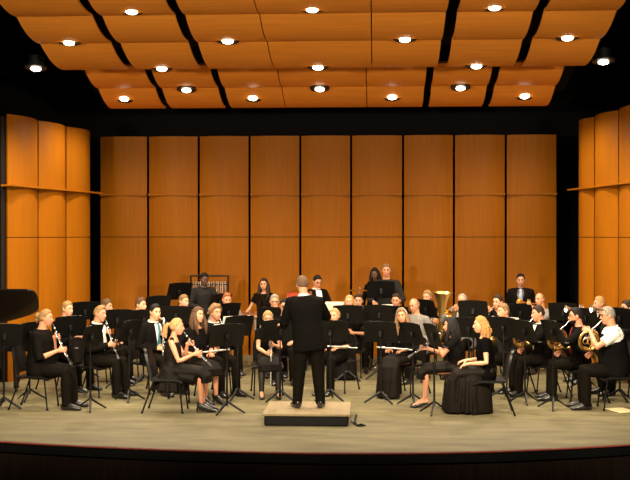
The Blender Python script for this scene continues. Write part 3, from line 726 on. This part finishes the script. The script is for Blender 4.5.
        for i in range(9): m_.ell(d * (.36 + i * .055) + V((-.012, .012, .012)), (.011,) * 3, None, 8, 5)
        m_.build('keywork', msilver, e)
    elif ins == 'horn':
        O = M + V((.01, .17, -.27)); e = inst_root('french_horn', Mw, O, lab, 'french horn', 'french horns')
        ax = Matrix.Rotation(R(18), 3, 'Z') @ Matrix.Rotation(R(-12), 3, 'Y')
        Cc = lambda r, a, x=0.: ax @ V((x, r * math.cos(a), r * math.sin(a)))
        m_ = MB()
        for r, x, th in ((.135, 0, .0085), (.112, .016, .007), (.150, -.012, .012)): m_.tube([Cc(r, 2 * PI * i / 28, x) for i in range(29)], th, 10)
        for r, cy_, x in ((.04, .03, .02), (.045, -.045, .03), (.035, .0, -.02)): m_.tube([Cc(r, 2 * PI * i / 16, x) + V((0, cy_, -.02)) for i in range(17)], .006, 8)
        m_.tube([Cc(.15, R(-150), -.012), Cc(.15, R(-110), .01), Cc(.13, R(-80), .05)], [.013, .018, .025], 14, caps=False); m_.build('tubing', mgold, e)
        m_ = MB(); bell(m_, Cc(.15, R(-112), .01), V((.62, -.62, -.22)), .25, .022, .15, 2.2, 12); m_.build('bell', mgold, e)
        m_ = MB(); m_.tube([M - O, (M - O) * .7 + V((0, .0, .02)), (M - O) * .35 + V((-.01, .05, .03)), Cc(.135, R(60))], [.009, .005, .005, .006], 10); m_.ell(M - O, (.013, .01, .013), None, 10, 6); m_.build('leadpipe', msilver, e)
        m_ = MB()
        for i in range(4): m_.tube([(-.03, -.05 + i * .03, .03), (.03, -.05 + i * .03, .03)], .014, 12); m_.tube([(-.05, -.05 + i * .03, .08), (-.045, -.05 + i * .03, .045)], .004, 6)
        m_.build('valves', msilver, e)
    elif ins in ('trumpet', 'trumpet lap'):
        if ins == 'trumpet': O, d = M, V((0, 1, sp.get('tz', -.12))).normalized()
        else: O, d = V((.0, .10, hipz + .20)), V((-.24, 1, -.05)).normalized()
        mm = msilver if sp.get('silver') else mgold; e = inst_root('trumpet', Mw, O, lab, 'trumpet', 'trumpets'); up = V((1, 0, 0)).cross(d).normalized()
        m_ = MB(); m_.tube([Z, d * .02, d * .09, d * .36, d * .40 - up * .03, d * .36 - up * .062, d * .13 - up * .062], [.0125, .008, .0055, .0058, .006, .006, .006], 10)
        m_.tube([d * .36 - up * .062, d * .10 - up * .062, d * .06 - up * .03, d * .10, d * .28], [.006, .006, .006, .0065, .009], 10); m_.build('tubing', mm, e)
        m_ = MB(); bell(m_, d * .27, d, .22, .0095, .062, 3.2, 12); m_.build('bell', mm, e)
        for i in range(3):
            m_ = MB(); p = d * (.19 + i * .03); m_.tube([p - up * .11, p + up * .03], .0115, 12); m_.tube([p + up * .03, p + up * .055], [.004, .004], 8); m_.ell(p + up * .057, (.008, .008, .004), None, 8, 5); m_.build('valve', mm, e)
    elif ins == 'tuba':
        O = V((-.345, .25, hipz + .02)); e = inst_root('tuba', Mw, O, lab, 'tuba')
        m_ = MB(); m_.tube([(.20, .0, .42), (.19, .0, .12), (.15, 0, .045), (.08, 0, .02), (.02, 0, .05), (0, 0, .14), (0, 0, .5)], [.022, .034, .042, .05, .054, .058, .075], 16, caps=False); 
        for x_, r_ in ((.10, .05), (.13, .038)): m_.tube([(x_ + r_ * math.cos(a) * .8, .035, .28 + r_ * 2.4 * math.sin(a)) for a in [2 * PI * i / 18 for i in range(19)]], .011, 8)
        m_.build('tubing', mgold, e)
        m_ = MB(); bell(m_, (0, 0, .48), V((-.06, .05, 1)), .36, .073, .19, 2.6, 12); m_.build('bell', mgold, e)
        m_ = MB()
        for i in range(3): m_.tube([(.10 + i * .038, .05, .24), (.10 + i * .038, .05, .44)], .016, 12); m_.tube([(.10 + i * .038, .05, .44), (.10 + i * .038, .05, .48)], .006, 8)
        m_.build('valves', msilver, e)
        m_ = MB(); m_.tube([M - O, (M - O) * .8 + V((0, .06, -.03)), V((.20, .0, .42))], [.012, .008, .012], 10); m_.build('leadpipe', msilver, e)
    return e
# ------------------------------------------------------------------ the band
C_ = 'seated musicians'; PG = 'standing percussionists'
def spec(id, x, y, face, label, ref, **kw):
    d = dict(id=id, x=x, y=y, face=face, label=label, ref=ref, group=PG if kw.get('stand') and id != 18 else (None if id == 18 else C_)); d.update(kw); return d
def baton(M, T, hz):
    return {-1: (V((-.31, .36, 1.03)), V((-.45, .80, .25)).normalized(), V((.3, .2, -1)).normalized(), .4), 1: (V((.10, .42, 1.20)), V((-.4, .85, .15)).normalized(), V((-.3, 0, -1)).normalized(), .9)}
def bells(M, T, hz):
    return {1: (T(.30, .30, .12), V((-.2, .9, -.3)).normalized(), V((0, -.3, -1)).normalized(), .8), -1: (T(-.14, .34, .14), V((.2, .9, -.3)).normalized(), V((0, -.3, -1)).normalized(), .8)}
BAND = [
 spec(1, -3.65, 1.25, -4, 'person with blond bun and black shirt playing clarinet, nearest the piano', 'bun-haired clarinetist near the piano', hair='bun', hairc='darkblond', skin='pink', top='shirt', fab='brownshirt', sleeve=.62, w=1.12, belly=.03, inst='clarinet', tilt=25, hpitch=6, legw=1.1, ilabel='clarinet held by the bun-haired player near the piano'),
 spec(2, -3.19, 2.44, -14, 'person with blond quiff in black suit playing clarinet', 'clarinetist with the blond quiff', hair='quiff', hairc='darkblond', skin='pink', inst='clarinet', tilt=20, hpitch=6, hyaw=-6, ilabel='clarinet held by the player with a blond quiff'),
 spec(3, -3.87, 3.11, -28, 'fair-haired seated person in black suit behind the two clarinetists at left', 'fair-haired player behind the clarinets', hair='short', hairc='darkblond', skin='fair', inst='clarinet', ilabel='clarinet of the fair-haired player behind the clarinetists'),
 spec(4, -3.48, 4.02, -10, 'dark-haired seated person partly hidden behind the clarinetist with the quiff', 'dark-haired player behind the quiffed clarinetist', hair='short', hairc='brown', skin='tan', top='shirt', hpitch=8),
 spec(5, -3.0, 4.43, -22, 'brown-haired seated person whose head shows between two stands, back left', 'brown-haired player between two stands at back left', hair='short', hairc='brown', skin='fair', hpitch=2),
 spec(6, -2.43, 2.80, -36, 'person with short black hair, open black suit and teal tie', 'player with the teal tie', hair='short', hairc='black', skin='fair', tie='teal', inst='bass clarinet', ilabel='dark bass clarinet with curved silver neck held by the teal-tied player', hyaw=-8),
 spec(7, -2.40, 5.14, -35, 'bearded brown-haired seated person in back row beside the standing percussionist', 'bearded player in the back row', hair='short', hairc='lightbrown', skin='fair', beard='full', top='shirt', fab='brownshirt'),
 spec(8, -1.79, 1.09, 0, 'person with blond ponytail and sleeveless black dress playing woodwind, in profile', 'ponytailed player in the sleeveless dress', fem=True, hair='pony', hairc='blond', skin='pink', top='sleeveless', bottom='knee', flare=True, heels=True, inst='oboe', tilt=38, hpitch=4, ilabel='slim silver-keyed woodwind held by the player with the blond ponytail'),
 spec(9, -1.65, 2.02, -48, 'person with long light brown hair, black V-neck top and flute across the lap', 'long-haired player beside the ponytailed one', fem=True, k=.98, hair='long', hairc='brown', skin='pink', top='three', fab='black', sleeve=.55, bottom='knee', heels=True, inst='flute lap', fl_y=-.05, fl_z=.02, fl_x=-.10, hyaw=8, hpitch=0, ilabel='silver flute lying across the lap of the long-haired player'),
 spec(10, -1.50, 2.75, -48, 'person with curly light brown hair and black jacket behind stands', 'curly-haired bassoonist', hair='curly', hairc='lightbrown', skin='pink', inst='bassoon', ilabel='red-brown bassoon with white ring held by the curly-haired player'),
 spec(11, -2.28, 6.64, -62, 'standing dark-skinned person in charcoal shirt looking down, by the chimes', 'standing percussionist by the chimes', stand=True, ks=.95, k=.98, hair='short', hairc='black', skin='dark', top='shirt', fab='dkgrey', bow=True, hpitch=16, hands='play'),
 spec(12, -1.67, 5.3, -70, 'red-blond seated person in grey jacket with black bow tie', 'red-blond player with bow tie', hair='quiff', hairc='red', skin='pink', fab='grey', bow=True, hpitch=10),
 spec(13, -1.16, 6.63, -96, 'standing person with long dark brown hair playing the xylophone', 'long-haired xylophone player', fem=True, stand=True, ks=.90, k=.90, hair='long', hairc='darkbrown', skin='pink', top='tee', hpitch=6, hands='custom', hfn=bells),
 spec(14, -.82, 5.1, -82, 'seated person with grey-brown hair and white shirt left of the conductor', 'grey-haired player left of the conductor', hair='short', hairc='grey', skin='pink', glasses=True, hpitch=6, inst='trumpet', tz=-.3, ilabel='trumpet played by the grey-haired person left of the conductor'),
 spec(15, -.57, 4.18, -86, 'seated person with black hair, glasses and goatee beside the conductor', 'goateed player beside the conductor', hair='short', hairc='black', skin='pink', beard='goatee', glasses=True, top='shirt', hpitch=10),
 spec(16, -.70, 2.70, -80, 'seated person in black dress with pulled-back blond hair and upright flute', 'flutist left of the podium', fem=True, hair='bun', hairc='blond', skin='fair', top='tee', bottom='knee', stockings=True, bfab='satin', knees=.12, inst='flute upright', hpitch=14, ilabel='silver flute held upright left of the podium'),
 spec(17, -.18, 6.82, -58, 'standing person with dark hair and glasses in black suit behind the conductor', 'bespectacled percussionist behind the conductor', stand=True, ks=.93, k=.97, hair='short', hairc='black', skin='pink', glasses=True, hpitch=22, hands='play'),
 spec(18, -.04, .56, 97, 'balding conductor in black suit seen from behind on the podium', 'conductor', stand=True, ground=.156, side=-.12, w=1.07, hair='thin', hairc='greybrown', skin='pink', hyaw=14, hpitch=14, lean=4, stance=.15, legw=1.16, hands='custom', hfn=baton, poles={-1: (-.35, -.3, -1), 1: (.8, -.2, -.7)}, hem=-.19),
 spec(19, .29, 3.05, -112, 'seated person with pulled-back blond hair and flute just right of the conductor', 'flutist right of the conductor', fem=True, hair='bun', hairc='blond', skin='fair', top='three', inst='flute lap', fl_y=.12, fl_z=.0, fl_x=-.16, ilabel='silver flute on the lap just right of the conductor', hpitch=4),
 spec(20, .47, 4.85, -98, 'blond seated person in back row right of the conductor', 'blond back-row player right of the conductor', fem=True, k=1.04, hair='half', hairc='blond', skin='pink', top='tee', bottom='long', hpitch=4, inst='trumpet lap', ilabel='brass trumpet resting with its bell towards us behind the centre stand'),
 spec(21, .61, 5.85, -92, 'dark-haired seated person beside the blond back-row player', 'dark-haired player next to the blond one', hair='short', hairc='darkbrown', skin='tan', top='shirt'),
 spec(22, 1.11, 6.65, -92, 'tall standing person with light brown hair in black shirt', 'tall standing percussionist in black', stand=True, ks=1.02, k=1.05, hair='short', hairc='lightbrown', skin='pink', top='shirt', fab='dkgrey', hands='play'),
 spec(23, .90, 7.10, -104, 'standing person with long black hair and dark skin looking down', 'black-haired person behind the tall percussionist', fem=True, stand=True, ks=.97, k=1.0, hair='long', hairc='black', skin='dark', top='three', hpitch=16),
 spec(24, 1.27, 5.45, -102, 'brown-haired seated person below the tall standing percussionist', 'brown-haired player below the tall percussionist', hair='short', hairc='darkbrown', skin='pink', top='shirt', hpitch=10),
 spec(25, 1.31, 2.75, -124, 'seated person with long fair hair, black top and floor-length skirt', 'long-skirted flutist right of the podium', fem=True, k=.98, hair='long', hairc='lightbrown', skin='pink', top='three', sleeve=.95, bottom='long', headband=True, inst='flute lap', fl_y=.05, fl_z=.0, hyaw=20, hroll=8, hpitch=0, ilabel='silver flute on the lap of the long-skirted player'),
 spec(26, 1.55, 4.39, -128, 'bald seated person in grey jacket looking down', 'bald player in grey', hair='bald', hairc='lightbrown', skin='pink', top='shirt', fab='grey', hpitch=16),
 spec(27, 1.82, 5.65, -118, 'blond seated person with golden tuba in back row', 'tuba player', hair='short', hairc='darkblond', skin='pink', top='shirt', inst='tuba', ilabel='golden tuba with its bell up in the back row'),
 spec(29, 2.41, 5.40, -118, 'balding seated person in grey jacket and white shirt with trumpet', 'balding trumpeter in grey', hair='thin', hairc='grey', skin='pink', fab='grey', inst='trumpet', tz=-.25, ilabel='brass trumpet of the balding player in grey'),
 spec(30, 1.96, 1.62, 176, 'seated person with long black hair and short-sleeved black dress, in profile', 'black-haired player with bare legs', fem=True, k=.98, hair='long', hairc='black', skin='pink', top='tee', bottom='knee', hpitch=6, inst='clarinet', tilt=52, feet=.03, ilabel='clarinet held by the black-haired player in short sleeves'),
 spec(31, 2.33, 1.16, 178, 'seated person with curly golden hair, black velvet top and floor-length skirt', 'curly golden-haired player in the long skirt', fem=True, k=1.0, hair='half', hairc='gold', skin='fair', top='tee', fab='velvet', bottom='long', wide=True, hpitch=4, hands='custom', hfn=lambda M, T, hz: {1: (V((.12, .26, hz + .15)), V((-.2, .9, -.2)).normalized(), V((0, -.2, -1)).normalized(), .4), -1: (V((-.12, .24, hz + .13)), V((.15, .9, -.3)).normalized(), V((0, -.3, -1)).normalized(), .4)}),
 spec(32, 2.97, 4.96, -130, 'dark-haired seated trumpeter half hidden behind the horn player in charcoal', 'dark-haired player behind the charcoal-jacketed one', hair='short', hairc='darkbrown', skin='pink', inst='trumpet', silver=True, tz=-.15, ilabel='silver trumpet of the dark-haired player behind the horns'),
 spec(33, 2.86, 3.17, -150, 'light-brown-haired seated person in charcoal jacket with horn', 'charcoal-jacketed horn player', hair='short', hairc='lightbrown', skin='pink', top='shirt', fab='dkgrey', inst='horn', hpitch=6, ilabel='brass french horn held by the player in charcoal'),
 spec(34, 3.60, 6.85, -98, 'standing person with black hair, dark jacket and blue-grey tie', 'standing percussionist with blue-grey tie', stand=True, ks=.95, k=.98, hair='short', hairc='black', skin='tan', fab='brownshirt', shirtm='blacktie', tie='blue', w=1.08),
 spec(35, 3.35, 2.90, -168, 'dark-haired seated horn player in black suit with white collar', 'dark-haired horn player in suit', hair='short', hairc='darkbrown', skin='pink', inst='horn', hpitch=8, ilabel='brass french horn held by the dark-haired player in suit'),
 spec(36, 3.79, 5.75, -135, 'bald seated person in grey shirt at back right, below the standing percussionist with tie', 'bald player at back right', hair='bald', hairc='lightbrown', skin='pink', top='shirt', fab='grey', inst='trumpet', tz=.1, ilabel='brass trumpet of the bald player at back right'),
 spec(37, 3.82, 2.41, 178, 'seated person with black hair, beard and glasses playing horn', 'bearded horn player with glasses', hair='short', hairc='black', skin='pink', beard='full', glasses=True, top='shirt', tie='red', inst='horn', hpitch=4, ilabel='brass french horn held by the bearded player with glasses'),
 spec(38, 4.55, 4.38, -165, 'blond seated trumpeter against the right side wall', 'blond trumpeter by the right wall', hair='short', hairc='blond', skin='pink', inst='trumpet', silver=True, tz=.0, ilabel='silver trumpet of the blond player by the right wall'),
 spec(39, 4.12, 1.62, 180, 'older grey-haired seated person in white short sleeves and black vest with horn', 'grey-haired horn player in the vest', hair='short', hairc='grey', skin='pink', glasses=True, top='vest', w=1.12, belly=.04, inst='horn', hpitch=4, legw=1.12, k=1.03, feet=-.0, ilabel='brass french horn held by the grey-haired player in white sleeves'),
 spec(40, 4.70, 3.05, -165, 'dark-haired seated trumpeter cut by the right edge of the photo', 'player cut by the right photo edge', hair='short', hairc='darkbrown', skin='tan', fab='dkgrey', shirtm='blacktie', inst='trumpet', silver=True, tz=.15, ilabel='silver trumpet beside the right edge of the photo'),
]
for sp in BAND:
    root, Mw, M, T, hz = person(sp)
    instrument(sp, Mw, M, T, hz)
    if not sp.get('stand'):
        o = place(chair0, 0, 0, 0, 'black orchestra chair under the ' + sp['ref'], 'chair', 'orchestra chairs')
        o.matrix_world = Mw @ Matrix.Translation((0, -.03, 0)); o.location = (Mw @ Matrix.Translation((0, -.03, 0))).translation; o.rotation_euler = (0, 0, R(sp['face']) - PI / 2)
# music stands: x, y, desk height, plan angle the music looks to, label
def toward(x, y, px, py): return math.degrees(math.atan2(py - y, px - x))
F_ = 'black music stand in front of the '
ST = [(-4.19, 1.10, 1.03, 120, 'black music stand cut by the left edge of the photo'), (-4.10, 1.95, .99, 150, 'black music stand just left of the bun-haired clarinetist'),
 (-3.66, 2.50, 1.04, 125, F_ + 'fair-haired player behind the clarinets'), (-3.98, 4.55, 1.13, 120, 'black music stand behind the fair-haired player at left'),
 (-2.98, 1.08, 1.02, 164, F_ + 'bun-haired clarinetist near the piano'), (-3.17, 3.42, 1.08, 120, F_ + 'dark-haired player behind the quiffed clarinetist'),
 (-2.64, 1.96, 1.02, 158, F_ + 'clarinetist with the blond quiff'), (-2.84, 5.0, 1.21, 130, 'black music stand beside the brown-haired player at back left'),
 (-2.80, 3.70, 1.06, 120, F_ + 'brown-haired player between two stands at back left'), (-2.64, 6.0, 1.39, 132, 'tall black music stand left of the standing percussionist by the chimes'),
 (-2.42, 4.48, 1.07, 95, F_ + 'bearded player in the back row'), (-1.88, 5.85, 1.20, 138, F_ + 'standing percussionist by the chimes'),
 (-1.55, 4.48, 1.12, 140, F_ + 'red-blond player with bow tie'), (-1.09, 2.14, 1.08, 130, F_ + 'long-haired player beside the ponytailed one', ('white sheet music on the stand between ponytailed player and podium', -.03)),
 (-1.08, .92, 1.06, 122, F_ + 'ponytailed player in the sleeveless dress'), (-1.10, 5.66, 1.21, 25, F_ + 'long-haired xylophone player'),
 (-.78, 4.25, 1.07, 95, F_ + 'grey-haired player left of the conductor'), (-.46, 2.05, 1.03, 97, F_ + 'flutist left of the podium'),
 (.26, 2.15, 1.02, 84, F_ + 'flutist right of the conductor'), (.46, 4.35, 1.10, 88, F_ + 'blond back-row player right of the conductor'),
 (.97, 4.6, 1.09, 85, F_ + 'dark-haired player next to the blond one'), (.99, 1.98, 1.02, 72, F_ + 'long-skirted flutist right of the podium'),
 (1.01, 5.95, 1.43, 90, 'tall black music stand in front of the tall standing percussionist'), (1.23, 4.75, 1.06, 80, F_ + 'brown-haired player below the tall percussionist'),
 (1.78, 4.95, 1.16, 40, F_ + 'tuba player'), (1.44, 1.75, 1.02, 35, F_ + 'black-haired player with bare legs'), (1.70, 1.05, 1.06, 18, F_ + 'curly golden-haired player in the long skirt'),
 (2.52, 4.45, 1.18, 72, F_ + 'balding trumpeter in grey'), (2.31, 2.80, 1.02, 60, 'black music stand behind the curly golden-haired player'),
 (2.78, 2.42, 1.06, 50, F_ + 'charcoal-jacketed horn player', ('white sheet music on the stand right of the curly golden hair', .05)), (3.35, 4.9, 1.10, 52, F_ + 'dark-haired player behind the charcoal-jacketed one'),
 (3.04, 2.05, 1.04, 30, F_ + 'dark-haired horn player in suit'), (4.05, 4.85, 1.12, 62, F_ + 'bald player at back right'),
 (3.36, 1.55, 1.08, 20, F_ + 'bearded horn player with glasses'), (4.20, 3.65, 1.11, 40, F_ + 'blond trumpeter by the right wall'), (4.45, 2.40, 1.20, 45, F_ + 'player cut by the right photo edge')]
for s_ in ST: place_stand(*s_)
flush()

# ------------------------------------------------------------------ podium, cable, paper
pod = empty('podium', (.04, .50, 0), R(.6), 'low wooden conductor podium with black base', 'podium')
m_ = MB(); m_.box((0, 0, .141), (1.10, 1.05, .03)); m_.build('top_board', mat('pale oak board', (.27, .20, .105), .5, var=.12, scale=3, stretch=(8, .6, 8)), pod, smooth=False)
m_ = MB(); m_.box((0, 0, .064), (1.06, 1.01, .128)); m_.build('base', mblack, pod, smooth=False)
m_ = MB(); m_.tube([(.57, .10, .03), (.60, .06, .012), (.66, -.04, .010), (.70, .02, .01), (.74, -.06, .01), (.69, -.11, .01), (.64, -.09, .01), (.63, .02, .01), (.61, .30, .01), (.62, .75, .01)], .011, 8)
o = m_.build('cable', mblack); tag(o, 'black cable coiled on the floor right of the podium', 'cable'); o.location = (.04, .10, 0)
m_ = MB(); m_.grid_slab(lambda u, v: ((-.15 + .3 * u, -.20 + .4 * v, .004 + .004 * math.sin(PI * u)), (0, 0, 1)), 6, 6, .002)
o = m_.build('paper_sheet', mat('yellowed paper', (.80, .66, .36), .8)); o.location = (4.27, 1.46, .003); o.rotation_euler = (0, 0, R(20)); tag(o, 'yellowish paper sheet lying on the floor at lower right', 'paper')

# ------------------------------------------------------------------ grand piano, lid raised
pn = empty('grand_piano', (-4.21, 2.55, 0), 0, 'black grand piano with raised lid at the left edge', 'piano')
def outline():
    tab = [(0, .16), (.012, .30), (.05, .45), (.12, .55), (.26, .64), (.47, .72), (.74, .81), (1., .87), (1.6, .98), (2.4, 1.12), (2.75, 1.15)]
    return [(-2.3, 0), (-.14, 0), (-.05, .02), (-.012, .07)] + [(-s * .83, y) for s, y in tab]
ol = [(x, y) for x, y in outline()]
m_ = MB(); m_.prism(ol, .64, .99); m_.build('case', mpiano, pn)
m_ = MB(); m_.prism([(x * .985 - .01, y * .96 + .02) for x, y in ol], .988, 1.0); m_.build('soundboard', mgold, pn).location = (0, 0, 0)
M0 = Matrix.Translation((0, .0, 1.58)) @ Matrix.Rotation(R(-40), 4, 'X')
m_ = MB(); m_.prism(ol, -.012, .012); lid = m_.build('lid', mpiano, pn); lid.matrix_local = M0
m_ = MB(); m_.tube([(-.9, .35, .99), (-.95, .12, 1.50)], .012, 8); m_.build('lid_prop', mpiano, pn)
for x, y in ((-.35, .2), (-1.95, .2), (-1.95, 1.1)):
    m_ = MB(); m_.tube([(x, y, .65), (x, y, .55), (x, y, .12), (x, y, .07)], [.07, .055, .04, .045], 12); m_.tube([(x - .015, y, .035), (x + .015, y, .035)], .035, 12); m_.build('leg', mpiano, pn)

# ------------------------------------------------------------------ percussion at the back
ch = empty('tubular_chimes', (-2.27, 7.25, 0), 0, 'rack of tubular chimes behind the standing percussionist in charcoal', 'chimes')
m_ = MB()
for sx in (-.36, .36): m_.tube([(sx, 0, .03), (sx, 0, 1.62)], .018, 10); m_.tube([(sx, -.25, .02), (sx, .25, .02)], .02, 8)
for z in (1.62, 1.45, .35): m_.tube([(-.36, 0, z), (.36, 0, z)], .016, 8)
m_.build('frame', mblack, ch)
for i in range(15):
    m_ = MB(); x = -.30 + i * .043; m_.tube([(x, -.03 * (i % 2), 1.50), (x, -.03 * (i % 2), .62 + i * .03)], .014, 10, rnd=True); m_.build('tube', mat('dull chrome', (.42, .36, .28), .3, 1.), ch)
xy = empty('xylophone', (-1.10, 6.17, 0), 0, 'xylophone with wooden bars in front of the long-haired percussionist', 'xylophone')
m_ = MB()
for sx in (-.55, .55): m_.box((sx, .0, .45), (.05, .35, .9)); m_.box((sx, 0, .03), (.06, .55, .05))
for sy in (-.22, .0, .22): m_.tube([(-.62, sy * 1.1, .93), (.62, sy * .8, .93)], .018, 8)
m_.build('frame', mat('honey wood frame', (.42, .22, .08), .45, var=.15), xy)
for i in range(22):
    m_ = MB(); x = -.58 + i * .0545; L_ = .36 - .007 * i; m_.box((x, -.10, .965), (.042, L_ * .6, .02)); m_.build('bar', mrosewood, xy)
    if i % 7 not in (2, 6): m_ = MB(); m_.box((x + .027, .14, .985), (.042, L_ * .6, .02)); m_.build('bar', mrosewood, xy)
for i in range(12):
    m_ = MB(); x = -.56 + i * .10; m_.tube([(x, -.10, .92), (x, -.10, .55 + .02 * i)], .02, 10); m_.build('resonator', msilver, xy)
bd = empty('bass_drum', (-.45, 6.0, 0), 0, 'red concert bass drum on stand behind the conductor', 'drum')
m_ = MB(); m_.tube([(-.19, 0, .93), (.19, 0, .93)], [.44, .44], 40); m_.build('shell', mreddrum, bd)
for sx in (-1, 1):
    m_ = MB(); m_.tube([(sx * .195 + .452 * 0, .452 * math.cos(a), .93 + .452 * math.sin(a)) for a in [2 * PI * i / 40 for i in range(41)]], [(.018, .012)] * 41, 8); m_.build('hoop', mreddrum, bd)
    m_ = MB(); m_.tube([(sx * .19, 0, .93), (sx * .20, 0, .93)], [.44, .44], 40); m_.build('drumhead', mdrumhead, bd)
m_ = MB()
for sx in (-.15, .15): m_.tube([(sx, -.4, .02), (sx, -.2, .47), (sx, .2, .47), (sx, .4, .02)], .018, 8)
m_.build('stand', mblack, bd)
tb = empty('percussion_table', (.25, 6.55, 0), 0, 'cream-topped percussion table right behind the conductor', 'table')
m_ = MB(); m_.box((0, 0, 1.08), (.56, .45, .16)); m_.build('top', mcream, tb)
for sx in (-.23, .23):
    for sy in (-.18, .18): m_ = MB(); m_.tube([(sx, sy, 1.0), (sx, sy, 0)], .018, 8); m_.build('leg', mblack, tb)
sn = empty('snare_drum', (1.16, 6.15, 0), 0, 'white-headed snare drum before the tall standing percussionist', 'drum')
m_ = MB(); m_.tube([(0, 0, 1.0), (0, 0, 1.13)], .178, 28); m_.build('shell', msilver, sn)
m_ = MB(); m_.tube([(0, 0, 1.128), (0, 0, 1.14)], [.176, .172], 28); m_.build('drumhead', mdrumhead, sn)
m_ = MB(); m_.tube([(0, 0, .99), (0, 0, .4)], .014, 8)
for a in (90, 210, 330): m_.tube([(0, 0, .45), (.3 * math.cos(R(a)), .3 * math.sin(R(a)), .01)], .01, 8); m_.tube([(0, 0, .9), (.17 * math.cos(R(a)), .17 * math.sin(R(a)), 1.02)], .008, 8)
m_.build('stand', msilver, sn)
cy = empty('cymbal_stand', (.62, 6.7, 0), 0, 'brass cymbal on silver stand left of the tall percussionist', 'cymbal')
m_ = MB(); m_.tube([(0, 0, 1.40), (0, 0, 1.385), (0, 0, 1.37)], [.03, .05, .19], 26, caps=False); m_.tube([(0, 0, 1.366), (0, 0, 1.38)], [.19, .045], 26, caps=False); m_.build('cymbal', mgold, cy)
m_ = MB(); m_.tube([(0, 0, 1.43), (0, 0, .35)], .011, 8)
for a in (90, 210, 330): m_.tube([(0, 0, .5), (.28 * math.cos(R(a)), .28 * math.sin(R(a)), .01)], .01, 8)
m_.build('stand', msilver, cy)

# ------------------------------------------------------------------ front-of-house lamps, added wall and ceiling spots, view
for x, tx in ((-5.5, -4.2), (0., 0.), (5.5, 4.2), (-4., -1.6), (4., 1.6)): spot((x, -9.5, 7.6), (tx, 2.25, .2), 2750, 28, .45, .2)
for x in (-3.2, 3.2): spot((x, -9.5, 7.6), (x * -1.80, 5.0, .3), 9000, 24, .6, .2)  # unseen crossing pair, added to brighten the lower side walls
for x in (-7., 7.): spot((x, -15., 3.0), (x * -.1, 5.4, 5.2), 5200, 35, .6, .3)  # unseen low pair, added to brighten the ceiling and upper rear wall
w = bpy.data.worlds.new('hall'); S.world = w; w.use_nodes = True
w.node_tree.nodes['Background'].inputs[0].default_value = (.9, .6, .35, 1); w.node_tree.nodes['Background'].inputs[1].default_value = .004
vs_ = S.view_settings; vs_.view_transform = 'Standard'; vs_.look = 'None'; vs_.exposure = .28; vs_.gamma = 1.; vs_.use_curve_mapping = False
S.cycles.max_bounces = 6; S.cycles.use_denoising = True
